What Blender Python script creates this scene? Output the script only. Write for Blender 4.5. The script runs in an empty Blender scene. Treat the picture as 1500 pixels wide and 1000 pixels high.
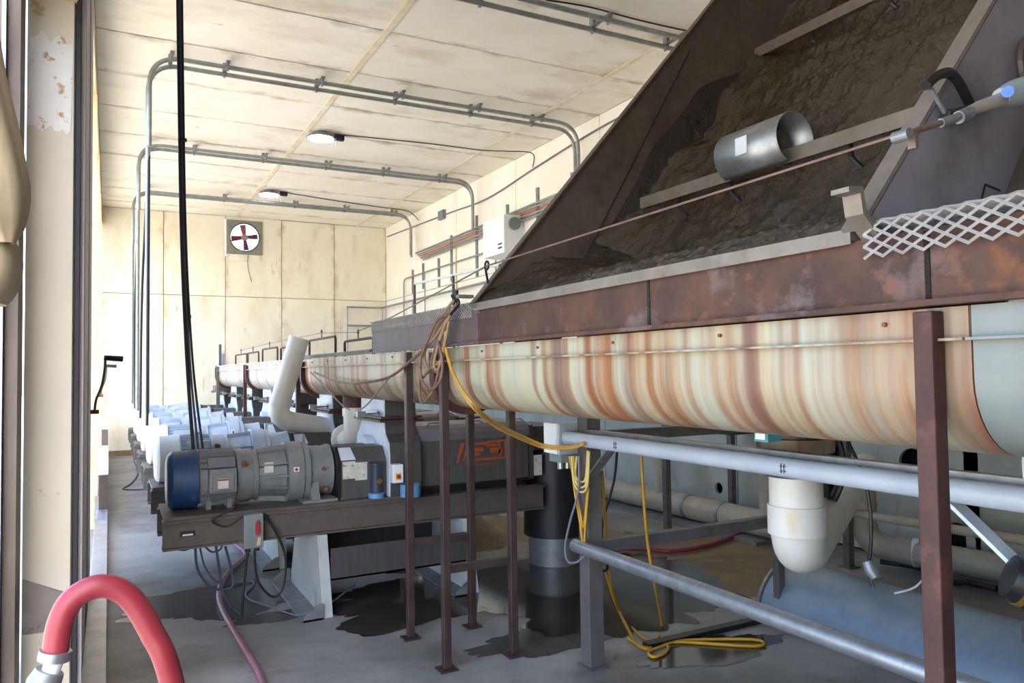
import bpy, bmesh, math, random
from mathutils import Vector, Matrix, noise
random.seed(7)
S = bpy.context.scene
COL = S.collection
# ------------------------------------------------------------------ camera
H = 1.6; FPX = 1110.0
YAW, PITCH, ROLL = [math.radians(v) for v in (28.05, 2.15, -.8)]
_f = Vector((math.sin(YAW), math.cos(YAW), 0)); _r = Vector((math.cos(YAW), -math.sin(YAW), 0)); _u = Vector((0, 0, 1))
FW = _f*math.cos(PITCH)+_u*math.sin(PITCH); U2 = -_f*math.sin(PITCH)+_u*math.cos(PITCH)
RT = _r*math.cos(ROLL)+U2*math.sin(ROLL); UP = -_r*math.sin(ROLL)+U2*math.cos(ROLL)
CAM = Vector((0, 0, H))
cd = bpy.data.cameras.new('camera'); cam = bpy.data.objects.new('camera', cd); COL.objects.link(cam)
cd.sensor_width = 36; cd.sensor_fit = 'HORIZONTAL'; cd.lens = FPX/1500*36; cd.clip_start = .02; cd.clip_end = 500
m = Matrix((RT, UP, -FW)).transposed().to_4x4(); m.translation = CAM; cam.matrix_world = m
S.camera = cam
# ------------------------------------------------------------------ world, sun, exposure
w = bpy.data.worlds.new('sky'); S.world = w; w.use_nodes = True
nt = w.node_tree; nt.nodes.clear()
sky = nt.nodes.new('ShaderNodeTexSky'); sky.sky_type = 'NISHITA'; sky.sun_disc = False
sky.sun_elevation = math.radians(52); sky.sun_rotation = math.radians(172); sky.air_density = 1.0; sky.dust_density = 2.5; sky.ozone_density = 1.0
bg = nt.nodes.new('ShaderNodeBackground'); bg.inputs[1].default_value = .55
wo = nt.nodes.new('ShaderNodeOutputWorld'); nt.links.new(sky.outputs[0], bg.inputs[0]); nt.links.new(bg.outputs[0], wo.inputs[0])
sl = bpy.data.lights.new('sun', 'SUN'); sl.energy = 7.0; sl.angle = .01; sl.color = (1, .94, .84)
so = bpy.data.objects.new('sun', sl); COL.objects.link(so); so.location = (0, -10, 30)
so.rotation_euler = Vector((-.12, .62, -.78)).to_track_quat('-Z', 'Y').to_euler()
S.view_settings.view_transform = 'Standard'; S.view_settings.look = 'None'; S.view_settings.gamma = 1
S.view_settings.use_curve_mapping = False
S.view_settings.exposure = 1.3

# ------------------------------------------------------------------ pixel rays (a direction; the plane gives the distance)
def _ray(px, py): return RT*(px-750)+UP*(500-py)+FW*FPX
def PX(px, py, x): r = _ray(px, py); return CAM+r*(x/r.x)
def PY(px, py, y): r = _ray(px, py); return CAM+r*(y/r.y)
def PZ(px, py, z=0): r = _ray(px, py); return CAM+r*((z-H)/r.z)

# ------------------------------------------------------------------ materials
def lin(c):
    if isinstance(c, str):
        c = [int(c[i:i+2], 16)/255 for i in (0, 2, 4)]
    return tuple(v/12.92 if v <= .04045 else ((v+.055)/1.055)**2.4 for v in c)+(1,)
MC = {}
def M(name, c1, c2=None, scale=6, rough=.6, metal=0, bump=0, stretch=(1, 1, 1), lo=.35, hi=.7, c3=None, s3=2.0, lo3=.55, hi3=.7, st3=(1, 1, 1), emit=0, spec=.5, bscale=None, detail=6, c4=None, s4=3, lo4=.6, hi4=.66, st4=(1, 1, 1), edge=None):
    if name in MC: return MC[name]
    mt = bpy.data.materials.new(name); mt.use_nodes = True; n = mt.node_tree.nodes; l = mt.node_tree.links
    b = n['Principled BSDF']; b.inputs['Roughness'].default_value = rough; b.inputs['Metallic'].default_value = metal
    b.inputs['Specular IOR Level'].default_value = spec
    b.inputs['Base Color'].default_value = lin(c1)
    if c2 or bump:
        tc = n.new('ShaderNodeTexCoord'); oi = n.new('ShaderNodeObjectInfo')
        ad = n.new('ShaderNodeVectorMath'); ad.operation = 'MULTIPLY_ADD'
        l.new(oi.outputs['Random'], ad.inputs[0]); ad.inputs[1].default_value = (7.3, 7.3, 7.3); l.new(tc.outputs['Object'], ad.inputs[2])
        def nz(sc, st, det=detail):
            mp = n.new('ShaderNodeMapping'); mp.inputs['Scale'].default_value = st; l.new(ad.outputs[0], mp.inputs[0])
            t = n.new('ShaderNodeTexNoise'); t.inputs['Scale'].default_value = sc; t.inputs['Detail'].default_value = det
            t.inputs['Roughness'].default_value = .62; l.new(mp.outputs[0], t.inputs['Vector']); return t
        t = nz(scale, stretch)
        cur = None
        if c2:
            r = n.new('ShaderNodeValToRGB'); r.color_ramp.elements[0].position = lo; r.color_ramp.elements[1].position = hi
            r.color_ramp.elements[0].color = lin(c1); r.color_ramp.elements[1].color = lin(c2)
            l.new(t.outputs['Fac'], r.inputs[0]); cur = r.outputs[0]
            for (c, s_, a_, b_, st_) in ((c3, s3, lo3, hi3, st3), (c4, s4, lo4, hi4, st4)):
                if not c: continue
                t3 = nz(s_, st_); r3 = n.new('ShaderNodeValToRGB'); r3.color_ramp.elements[0].position = a_; r3.color_ramp.elements[1].position = b_
                l.new(t3.outputs['Fac'], r3.inputs[0])
                mx = n.new('ShaderNodeMix'); mx.data_type = 'RGBA'; l.new(r3.outputs[0], mx.inputs[0]); l.new(cur, mx.inputs[6]); mx.inputs[7].default_value = lin(c); cur = mx.outputs[2]
            if edge:      # dirt that creeps in from the panel joints
                ax, ec, e0 = edge; sp = n.new('ShaderNodeSeparateXYZ'); l.new(tc.outputs['Generated'], sp.inputs[0])
                m1 = n.new('ShaderNodeMath'); m1.operation = 'SUBTRACT'; l.new(sp.outputs[ax], m1.inputs[0]); m1.inputs[1].default_value = .5
                m2 = n.new('ShaderNodeMath'); m2.operation = 'ABSOLUTE'; l.new(m1.outputs[0], m2.inputs[0])
                te = nz(3.0, (.8, .8, .8), 4); m3 = n.new('ShaderNodeMath'); m3.operation = 'MULTIPLY_ADD'; l.new(te.outputs['Fac'], m3.inputs[0]); m3.inputs[1].default_value = .5; l.new(m2.outputs[0], m3.inputs[2])
                re_ = n.new('ShaderNodeValToRGB'); re_.color_ramp.elements[0].position = e0; re_.color_ramp.elements[1].position = e0+.16; re_.color_ramp.elements[1].color = (.8, .8, .8, 1); l.new(m3.outputs[0], re_.inputs[0])
                mx = n.new('ShaderNodeMix'); mx.data_type = 'RGBA'; l.new(re_.outputs[0], mx.inputs[0]); l.new(cur, mx.inputs[6]); mx.inputs[7].default_value = lin(ec); cur = mx.outputs[2]
            l.new(cur, b.inputs['Base Color'])
        if bump:
            tb = nz(bscale, stretch) if bscale else t
            bp = n.new('ShaderNodeBump'); bp.inputs['Strength'].default_value = bump; bp.inputs['Distance'].default_value = .02
            l.new(tb.outputs['Fac'], bp.inputs['Height']); l.new(bp.outputs[0], b.inputs['Normal'])
    if emit:
        b.inputs['Emission Color'].default_value = lin(c1); b.inputs['Emission Strength'].default_value = emit
    MC[name] = mt; return mt
# setting
M('ceil', 'ece5d4', 'f2ede2', 2.2, .75, c3='c2b294', s3=1.1, lo3=.54, hi3=.82, st3=(.7, 1.3, 1), c4='a98560', s4=4.0, lo4=.68, hi4=.76, st4=(.6, 1.6, 1), bump=.08, edge=(1, '8d7355', .70), detail=9)
M('ceil_strip', 'efe6d0', 'd8c6a0', 5, .7)
M('seam', '7a6448', '9c8461', 4, .8)
M('cream', 'e8dfc8', 'eee7d6', 1.6, .7, c3='d3c3a0', s3=1.5, lo3=.52, hi3=.8, st3=(1.6, 1, .6), c4='ad8450', s4=3.0, lo4=.64, hi4=.76, st4=(2.4, 2.4, .4), edge=(0, 'b9a178', .70), detail=9)
M('cream_r', 'efe9da', 'f4f0e6', 1.4, .7, c3='d8c7a4', s3=1.8, lo3=.6, hi3=.85, st3=(1, 2.2, .6), c4='b48d5c', s4=2.8, lo4=.72, hi4=.85, st4=(3, 3, .3))
M('lowwall', 'b7bcb2', 'a4a89e', 2.5, .6, c3='8d8672', s3=3, lo3=.55, hi3=.8, st3=(1, 1.5, .5))
M('concrete', '7d7c7a', '999896', 1.6, .5, bump=.08, c3='5c5851', s3=1.1, lo3=.46, hi3=.68, c4='5f523f', s4=1.7, lo4=.58, hi4=.72, bscale=30, detail=9)
M('ground', 'c9c2b4', 'b8b0a0', 1, .9)
M('wet', '2e2b27', '4a443b', 3, .08, c3='6b5a3f', s3=2.2, lo3=.6, hi3=.78, spec=.6)
M('damp', '454340', '55524e', 4, .22)
M('sediment', '857257', '6d5d47', 3, .7, c3='4d463b', s3=2, lo3=.55, hi3=.75)
M('meshpaint', 'b3b1ac', '9c9993', 9, .5, metal=.2)
M('crust', '1d1610', '2b2118', 14, .4, bump=1.0, bscale=60)
M('primer', 'd0cecb', 'c2c0be', 3, .75, c3='a3875c', s3=9, lo3=.58, hi3=.62, bump=.1)
M('plaster', 'c2b9a6', 'b9b2a4', 3, .75, c3='a58e66', s3=7, lo3=.66, hi3=.72, bump=.15, c4='cbb891', s4=1.5, lo4=.6, hi4=.72)
M('plaster_bare', '8a827c', '6e6660', 6, .85, bump=.2, c3='4a4440', s3=9, lo3=.6, hi3=.7)
M('boards', 'cbc3c4', 'b5abab', 4, .7, stretch=(1, 1, .2), c3='6a5640', s3=5, lo3=.64, hi3=.7, st3=(1, 1, .15))
M('dark_gap', '14151c', rough=.6)
M('brownsteel', '6b5f58', '4f4640', 8, .5, metal=.4, stretch=(1, 1, .2))
M('alu', 'b9bcc6', '9b9ea8', 6, .4, metal=.7, stretch=(1, 1, .15))
M('tarp', 'b3a58b', '988769', 5, .8, stretch=(1, 1, .3), bump=.3)
M('tan', 'd9c8a3', 'c8b48a', 4, .7)
# metal / paint
M('galv', '8f9396', 'adb0b3', 14, .42, metal=.75, bump=.03)
M('galvd', '7d8083', '98999b', 12, .5, metal=.6)
M('conduit', '8b8f8e', 'a5a8a5', 9, .45, metal=.55)
M('grayframe', '5b5755', '6f6a66', 7, .55, metal=.25, c3='4b443e', s3=4, lo3=.58, hi3=.75, bump=.05)
M('beam', '554d47', '6a615a', 6, .6, c3='4a413a', s3=3, lo3=.5, hi3=.75, bump=.06, metal=.15)
M('casing', '4f4d4b', '5f5c5a', 10, .5, stretch=(5, 5, .4), c3='55504c', s3=5, lo3=.5, hi3=.8, st3=(4, 4, .5), metal=.2)
M('lid', '7b7580', '67636c', 6, .5, metal=.2)
M('chute', '454342', '53504e', 8, .55, stretch=(4, 4, .4), metal=.2)
M('whitepaint', 'd3dbe4', 'bcc5cf', 5, .5, c3='8e8472', s3=6, lo3=.66, hi3=.74)
M('legpaint', 'b9bdbe', 'a6aaa8', 5, .55, c3='8a7a63', s3=4, lo3=.62, hi3=.76, st3=(1, 1, .5))
M('motorgray', '6f7172', '838482', 8, .5, c3='6a4f3a', s3=5, lo3=.64, hi3=.72, bump=.04)
M('motorwhite', 'bcc9d6', 'a6b4c4', 7, .45, c3='8a8478', s3=6, lo3=.68, hi3=.76)
M('cowlblue', '17375e', '1f4672', 5, .4, c3='8a93a0', s3=4, lo3=.62, hi3=.8)
M('cowlwhite', 'e6edf0', 'd3dde4', 4, .4)
M('steelblue', '6ba1cf', '5a8ab5', 5, .5)
M('duskblue', '33404f', '263140', 6, .5)
M('rustedge', '6b3f28', '8a5636', 9, .8, bump=.15)
M('rustpost', '412621', '52332c', 9, .7, c3='674236', s3=7, lo3=.56, hi3=.7, bump=.08, metal=.1)
M('darkpost', '40322f', '51423e', 8, .5, c3='3f2a24', s3=5, lo3=.5, hi3=.7, metal=.3)
M('rustbox', '3a241a', '57392a', 7, .72, c3='665856', s3=4.5, lo3=.55, hi3=.66, bump=.4, c4='70421f', s4=9, lo4=.55, hi4=.68, detail=10)
M('rustboxgray', '544747', '645659', 5, .6, c3='59423a', s3=4, lo3=.5, hi3=.7, bump=.1, st3=(1, 1.6, .5))
M('lip', '6f675c', '857c70', 9, .5, metal=.35, c3='6a5c4c', s3=6, lo3=.55, hi3=.7, bump=.06)
M('hopper', '52473f', '5f544c', 16, .5, c3='3a3029', s3=3, lo3=.5, hi3=.8, bump=.06, metal=.15)
M('hopperout', '86818e', '94909a', 5, .5, c3='4f4a4c', s3=3, lo3=.5, hi3=.78, metal=.2)
M('hopperflange', '8a817a', '766c64', 7, .5, metal=.3)
M('sludge', '32260f', '463519', 16, .12, c3='1c150b', s3=7, lo3=.5, hi3=.75, bump=1.0, bscale=60, spec=.9, detail=10)
M('pile', '8d7d66', '6c5d4a', 22, .9, bump=.3)
M('pvc', 'dcd9d0', 'd0cbbe', 4, .38, c3='c9b183', s3=3, lo3=.62, hi3=.78, st3=(2, 2, .5))
M('pvcdirty', 'b0a99a', '9b9384', 5, .5, c3='9c8c70', s3=4, lo3=.56, hi3=.75)
M('pvcgray', 'b7bfcb', 'a9b2c0', 5, .4)
M('tank', '75889b', '8595a5', 7, .35, metal=.2, c3='7a8998', s3=3, lo3=.5, hi3=.8, st3=(1, .4, 1))
M('black', '141416', rough=.45)
M('rubber', '1b1e24', rough=.5)
M('blackdrum', '15151a', '22222a', 6, .45)
M('cable_blue', '3a4657', rough=.5)
M('cable_yel', 'c79422', 'a87a1a', 8, .5)
M('cable_pale', 'cdb56a', rough=.5)
M('cable_brown', '6a513e', '8a6f58', 10, .7)
M('cable_tan', '9a7d60', rough=.7)
M('cable_gray', '707078', rough=.6)
M('red', 'a3242a', rough=.5)
M('hose_red', '85262f', '93323b', 5, .42, c3='6e222b', s3=4, lo3=.55, hi3=.75)
M('hose_pink', '80505c', '926571', 6, .5)
M('hose_dark', '7a2f3a', rough=.45)
M('fanred', '7a2432', rough=.5)
M('fangray', '8d8a7c', '77746a', 8, .6)
M('paper', 'd5d2c8', 'bdb8aa', 14, .7, c3='6b675e', s3=26, lo3=.60, hi3=.64, st3=(1, 1, 2))
M('white', 'e6e8ea', rough=.5)
M('boxwhite', 'e9ecee', rough=.5)
M('boxgray', '6d7674', '7d8684', 5, .5)
M('jboxgray', 'aab6ba', '98a4a8', 5, .45)
M('yellow', 'd8b02a', rough=.5)
M('orange', 'c4552a', 'a84a28', 30, .6)
M('brass', 'b98a3a', rough=.35, metal=.8)
M('copper', '8a7668', '75604f', 12, .5, metal=.5)
M('bluebtn', '4f7fe0', rough=.4)
M('teal', '2f8c96', rough=.5)
M('lampglow', 'f4f8ff', emit=14)
M('skyplate', 'ffffff', rough=.8)

_b = MC['sludge'].node_tree.nodes['Principled BSDF']; _b.inputs['Coat Weight'].default_value = .3; _b.inputs['Coat Roughness'].default_value = .06
# trough: pale paint with rust streaks that run round the shell
def trough_mat(name, base1, base2, rust1, rust2, lo, hi, purple=True):
    mt = bpy.data.materials.new(name); mt.use_nodes = True; n = mt.node_tree.nodes; l = mt.node_tree.links
    b = n['Principled BSDF']; b.inputs['Roughness'].default_value = .42
    tc = n.new('ShaderNodeTexCoord')
    def nz(sc, st, det=5, off=(0, 0, 0)):
        mp = n.new('ShaderNodeMapping'); mp.inputs['Scale'].default_value = st; mp.inputs['Location'].default_value = off
        l.new(tc.outputs['Object'], mp.inputs[0]); t = n.new('ShaderNodeTexNoise'); t.inputs['Scale'].default_value = sc; t.inputs['Detail'].default_value = det
        l.new(mp.outputs[0], t.inputs['Vector']); return t.outputs['Fac']
    def ramp(fac, stops):
        r = n.new('ShaderNodeValToRGB'); e = r.color_ramp.elements
        while len(e) < len(stops): e.new(.5)
        for i, (p, c) in enumerate(stops): e[i].position = p; e[i].color = lin(c) if isinstance(c, str) else (c, c, c, 1)
        l.new(fac, r.inputs[0]); return r.outputs[0]
    def mix(f, a, c):
        mx = n.new('ShaderNodeMix'); mx.data_type = 'RGBA'; l.new(f, mx.inputs[0]); l.new(a, mx.inputs[6])
        if isinstance(c, str): mx.inputs[7].default_value = lin(c)
        else: l.new(c, mx.inputs[7])
        return mx.outputs[2]
    base = ramp(nz(2.5, (1, 3, 1)), ((.35, base1), (.68, base2)))
    st = nz(1.0, (.7, 10, .5), 8)
    broad = nz(1.0, (.3, 2.6, .25), 3, (3, 5, 1))
    ad = n.new('ShaderNodeMath'); ad.operation = 'MULTIPLY_ADD'; l.new(broad, ad.inputs[0]); ad.inputs[1].default_value = .75; l.new(st, ad.inputs[2])
    rust = ramp(nz(1.0, (.6, 24, .5), 6, (9, 1, 2)), ((.3, rust1), (.7, rust2)))
    cur = mix(ramp(ad.outputs[0], ((lo, 0.), (hi, 1.))), base, rust)
    thin = ramp(nz(1.0, (1.1, 42, .7), 4, (1, 8, 4)), ((.60, 0.), (.74, .4)))
    cur = mix(thin, cur, '8f6238')
    if purple:
        cur = mix(ramp(nz(1.0, (.5, 6.5, .3), 3, (2, 2, 7)), ((.57, 0.), (.66, .9))), cur, '6a4a40')
    l.new(cur, b.inputs['Base Color']); MC[name] = mt
trough_mat('trough', 'aba486', '9ea08f', '98683a', '74452f', .80, 1.06)
trough_mat('trough_clean', '7c827c', '717873', '94734f', '7c5c3e', 1.05, 1.3, False)
trough_mat('trough_pale', 'bfbfb8', 'b3b5b0', 'b08d70', '9a7155', .96, 1.15, False)

# ------------------------------------------------------------------ mesh builder
def V(*a): return Vector(a)
def basis(d):
    d = Vector(d).normalized(); a = Vector((0, 0, 1)) if abs(d.z) < .95 else Vector((0, 1, 0))
    x = d.cross(a).normalized(); return x, d.cross(x).normalized(), d
def smooth_pts(pts, k=6, closed=False):
    pts = [Vector(p) for p in pts]; n = len(pts); out = []
    if n < 3: return pts
    rng = range(n if closed else n-1)
    for i in rng:
        if closed: p0, p1, p2, p3 = pts[i-1], pts[i], pts[(i+1) % n], pts[(i+2) % n]
        else: p0, p1, p2, p3 = pts[max(i-1, 0)], pts[i], pts[i+1], pts[min(i+2, n-1)]
        for j in range(k):
            t = j/k
            out.append(.5*((2*p1)+(p2-p0)*t+(2*p0-5*p1+4*p2-p3)*t*t+(3*p1-p0-3*p2+p3)*t*t*t))
    if not closed: out.append(pts[-1])
    return out
def bend(a, c, b, r=.1, k=6):
    """a-c-b with a rounded corner at c"""
    a, c, b = Vector(a), Vector(c), Vector(b); u = (a-c).normalized(); w_ = (b-c).normalized()
    p, q = c+u*r, c+w_*r; out = [a]
    for j in range(k+1):
        t = j/k; out.append(p*(1-t)**2+c*2*t*(1-t)+q*t*t)
    out.append(b); return out
def route(pts, r=.1, k=6):
    pts = [Vector(p) for p in pts]; out = [pts[0]]
    for i in range(1, len(pts)-1):
        rr = min(r, (pts[i]-pts[i-1]).length*.48, (pts[i+1]-pts[i]).length*.48)
        out += bend(pts[i-1], pts[i], pts[i+1], rr, k)[1:-1]
    return out+[pts[-1]]
class MB:
    def __init__(s): s.v = []; s.f = []
    def add(s, vs, fs):
        o = len(s.v); s.v += [Vector(p) for p in vs]; s.f += [[i+o for i in q] for q in fs]; return s
    def box(s, x0, x1, y0, y1, z0, z1):
        return s.add([(x, y, z) for z in (z0, z1) for y in (y0, y1) for x in (x0, x1)],
                     [(0, 2, 3, 1), (4, 5, 7, 6), (0, 1, 5, 4), (2, 6, 7, 3), (0, 4, 6, 2), (1, 3, 7, 5)])
    def bar(s, p, q, w_, h, up=(0, 0, 1)):
        p, q = Vector(p), Vector(q); d = (q-p).normalized(); up = Vector(up)
        if abs(d.dot(up)) > .98: up = Vector((0, 1, 0))
        x = d.cross(up).normalized(); y = x.cross(d)
        vs = [c+x*a*w_/2+y*b_*h/2 for c in (p, q) for a, b_ in ((-1, -1), (1, -1), (1, 1), (-1, 1))]
        return s.add(vs, [(0, 1, 2, 3)[::-1], (4, 5, 6, 7)]+[(i, (i+1) % 4, (i+1) % 4+4, i+4) for i in range(4)])
    def lathe(s, o, d, prof, n=20, caps=True):
        x, y, d = basis(d); o = Vector(o); vs = []; fs = []
        for t, r in prof:
            for i in range(n):
                a = 2*math.pi*i/n; vs.append(o+d*t+x*r*math.cos(a)+y*r*math.sin(a))
        for k in range(len(prof)-1):
            for i in range(n):
                j = (i+1) % n; fs.append((k*n+i, k*n+j, (k+1)*n+j, (k+1)*n+i))
        if caps: fs.append(tuple(range(n))[::-1]); fs.append(tuple(range((len(prof)-1)*n, len(prof)*n)))
        return s.add(vs, fs)
    def cyl(s, p, q, r, r2=None, n=16):
        p, q = Vector(p), Vector(q); L = (q-p).length
        return s.lathe(p, q-p, [(0, r), (L, r if r2 is None else r2)], n)
    def tube(s, pts, r, n=8, closed=False, caps=True):
        pts = [Vector(p) for p in pts]; m_ = len(pts); vs = []; fs = []; prev = None
        for i, p in enumerate(pts):
            if closed: d = pts[(i+1) % m_]-pts[i-1]
            else: d = pts[min(i+1, m_-1)]-pts[max(i-1, 0)]
            d = d.normalized() if d.length > 1e-9 else Vector((0, 0, 1))
            if prev is None: x = basis(d)[0]
            else:
                x = prev-d*prev.dot(d); x = x.normalized() if x.length > 1e-6 else basis(d)[0]
            prev = x; y = d.cross(x); rr = r[i] if isinstance(r, (list, tuple)) else r
            for k in range(n):
                a = 2*math.pi*k/n; vs.append(p+x*rr*math.cos(a)+y*rr*math.sin(a))
        for i in range(m_ if closed else m_-1):
            for k in range(n):
                a, b_ = i*n, ((i+1) % m_)*n; j = (k+1) % n; fs.append((a+k, a+j, b_+j, b_+k))
        if caps and not closed: fs.append(tuple(range(n))[::-1]); fs.append(tuple(range((m_-1)*n, m_*n)))
        return s.add(vs, fs)
    def prism(s, poly, o, e1, e2, e3):
        """polygon (a,b) in the plane o+a*e1+b*e2, extruded by e3"""
        o, e1, e2, e3 = Vector(o), Vector(e1), Vector(e2), Vector(e3); n = len(poly)
        vs = [o+e1*a+e2*b_ for a, b_ in poly]; vs += [p+e3 for p in vs]
        return s.add(vs, [tuple(range(n))[::-1], tuple(range(n, 2*n))]+[(i, (i+1) % n, (i+1) % n+n, i+n) for i in range(n)])
    def shell(s, rows, closed=False):
        """grid of points, rows x cols"""
        c = len(rows[0]); vs = [p for r in rows for p in r]; fs = []
        for i in range(len(rows)-1):
            for k in range(c if closed else c-1):
                j = (k+1) % c; fs.append((i*c+k, i*c+j, (i+1)*c+j, (i+1)*c+k))
        return s.add(vs, fs)
    def build(s, name, mat, parent=None, smooth=None, bevel=0, solid=0, origin=None):
        me = bpy.data.meshes.new(name)
        if parent is not None: off = wloc(parent)
        elif origin is not None: off = Vector(origin)
        else:
            xs = [p.x for p in s.v]; ys = [p.y for p in s.v]; zs = [p.z for p in s.v]
            off = Vector(((min(xs)+max(xs))/2, (min(ys)+max(ys))/2, min(zs)))
        me.from_pydata([p-off for p in s.v], [], s.f); me.validate()
        bm = bmesh.new(); bm.from_mesh(me); bmesh.ops.recalc_face_normals(bm, faces=bm.faces); bm.to_mesh(me); bm.free()
        mt = MC[mat] if isinstance(mat, str) else mat; me.materials.append(mt)
        if smooth:
            me.polygons.foreach_set('use_smooth', [True]*len(me.polygons)); me.set_sharp_from_angle(angle=math.radians(smooth))
        o = bpy.data.objects.new(name, me); COL.objects.link(o)
        if parent is not None: o.parent = parent
        else: o.location = off
        if solid:
            md = o.modifiers.new('solid', 'SOLIDIFY'); md.thickness = solid; md.offset = 0
        if bevel:
            md = o.modifiers.new('bevel', 'BEVEL'); md.width = bevel; md.segments = 2; md.limit_method = 'ANGLE'; md.angle_limit = .7
        return o
def wloc(o):
    l = Vector((0, 0, 0))
    while o is not None: l += o.location; o = o.parent
    return l
def thing(name, label, cat, loc, group=None):
    o = bpy.data.objects.new(name, None); COL.objects.link(o); o.location = loc; o.empty_display_size = .1
    return tag(o, label, cat, group)
def tag(o, label, cat, group=None):
    o['label'] = label; o['category'] = cat
    if group: o['group'] = group
    return o
def struct(o, label=None, cat=None):
    o['kind'] = 'structure'
    if label: o['label'] = label; o['category'] = cat
    return o
def B(x0, x1, y0, y1, z0, z1): return MB().box(x0, x1, y0, y1, z0, z1)
def T(pts, r, n=8, closed=False): return MB().tube(pts, r, n, closed)

# ================================================================== SETTING
XL, XR, YE, ZC = -.13, 5.756, 17.06, 4.98
YB = -6.0
struct(B(XL-.3, XR+.3, YB, YE+.3, -.2, 0).build('floor', 'concrete', origin=(0, 0, 0)), 'grey concrete floor with wet stains', 'floor')
FLOOR = bpy.data.objects['floor']
struct(B(-60, XL-.3, -60, 80, -.25, -.05).build('ground', 'ground', origin=(-20, 0, -.05)), 'pale ground outside the open bays', 'ground')
# ceiling slab + panels + cover strips
ceil = struct(B(XL-.3, XR+.3, YB, YE+.3, ZC+.03, ZC+.25).build('ceiling', 'seam', origin=(0, 0, ZC)), 'cream panelled ceiling with stained joints', 'ceiling')
xe = [XL, 2.42, 5.07, XR]; PIT = 1.165
ys = [9.43+PIT*k for k in range(-14, 8)]
ys = [y for y in ys if YB+.2 < y < YE-.2]; ys = [YB+.02]+ys+[YE]
for i in range(3):
    for j in range(len(ys)-1):
        dz = random.uniform(0, .006)
        MB().box(xe[i]+.004, xe[i+1]-.004, ys[j]+.008, ys[j+1]-.008, ZC-dz, ZC+.03).build('panel', 'ceil', ceil)
for x in (2.42, 5.07):
    MB().box(x-.035, x+.035, YB+.1, YE-.01, ZC-.014, ZC-.0065).build('cover_strip', 'ceil_strip', ceil)
# end wall
wend = struct(B(XL-.3, 2.15, YE+.035, YE+.2, 0, ZC+.03).box(2.98, XR+.3, YE+.035, YE+.2, 0, ZC+.03).box(2.15, 2.98, YE+.035, YE+.2, 0, 4.12).box(2.15, 2.98, YE+.035, YE+.2, 4.94, ZC+.03).build('wall_end', 'seam', origin=(0, YE, 0)), 'cream panelled end wall with rust runs', 'wall')
xs_ = [XL, .99, 2.19, 3.36, 4.53, XR]
for i in range(5):
    for z0, z1 in ((.1, 3.25), (3.25, ZC-.004)):
        x0, x1 = xs_[i]+.006, xs_[i+1]-.006
        if i == 2 and z0 > 1:      # opening for the fan
            mb = MB().box(x0, x1, YE, YE+.034, z0+.006, 4.2).box(x0, x1, YE, YE+.034, 4.87, z1).box(x0, 2.25, YE, YE+.034, 4.2, 4.87).box(2.91, x1, YE, YE+.034, 4.2, 4.87)
        else: mb = MB().box(x0, x1, YE, YE+.034, z0+.006, z1-.006)
        mb.build('panel', 'cream', wend)
struct(B(XL, XR, YE-.03, YE-.001, 0, .1).build('baseboard_end', 'seam'), 'brown kick board along the end wall', 'baseboard')
# right wall with cut holes in its lower panels
wr = struct(B(XR+.16, XR+.3, YB, YE+.3, 0, ZC+.03).build('wall_right', 'dark_gap', origin=(XR, 0, 0)), 'cream panelled side wall with grey green lower panels', 'wall')
def panel_hole(y0, y1, z0, z1, hy, hz, hr, mat):
    mb = MB(); a = hr*1.25; x = XR; n = 24
    def rect(ya, yb, za, zb):
        if yb-ya > .001 and zb-za > .001: mb.box(x, x+.034, ya, yb, za, zb)
    rect(y0, hy-a, z0, z1); rect(hy+a, y1, z0, z1); rect(hy-a, hy+a, z0, hz-a); rect(hy-a, hy+a, hz+a, z1)
    for k in range(n):
        def sq(t):
            c, s_ = math.cos(t), math.sin(t); q = a/max(abs(c), abs(s_)); return hy+c*q, hz+s_*q
        t0, t1 = 2*math.pi*k/n, 2*math.pi*(k+1)/n
        i0, i1 = (hy+hr*math.cos(t0), hz+hr*math.sin(t0)), (hy+hr*math.cos(t1), hz+hr*math.sin(t1))
        o0, o1 = sq(t0), sq(t1)
        mb.add([(x, *i0), (x, *i1), (x, *o1), (x, *o0), (x+.034, *i0), (x+.034, *i1)], [(0, 1, 2, 3), (1, 0, 4, 5)])
    return mb.build('panel', mat, wr)
HOLES = {2: (3.62, .235, .15), 3: None}
yk = [-1.2+2.36*k for k in range(-2, 9)]; yk = [y for y in yk if y > YB]+[YE]; yk = [YB+.02]+yk
for j in range(len(yk)-1):
    y0, y1 = yk[j]+.006, yk[j+1]-.006
    MB().box(XR, XR+.034, y0, y1, 3.256, ZC-.004).build('panel', 'cream_r', wr)
    MB().box(XR, XR+.034, y0, y1, 1.306, 3.244).build('panel', 'cream_r', wr)
    if y0 < 3.62 < y1:
        ym = 3.76
        panel_hole(y0, ym-.003, .02, 1.294, 3.58, .24, .14, 'lowwall'); panel_hole(ym+.003, y1, .02, 1.294, 3.93, .80, .12, 'lowwall')
    elif y0 < 6.16 < y1: panel_hole(y0, y1, .02, 1.294, 6.16, .31, .06, 'lowwall')
    else: MB().box(XR, XR+.034, y0, y1, .02, 1.294).build('panel', 'lowwall', wr)
# wall behind the camera
struct(B(XL-.3, XR+.3, YB-.2, YB, 0, ZC+.03).build('wall_back', 'cream'), 'cream wall behind the viewer', 'wall')
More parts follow.
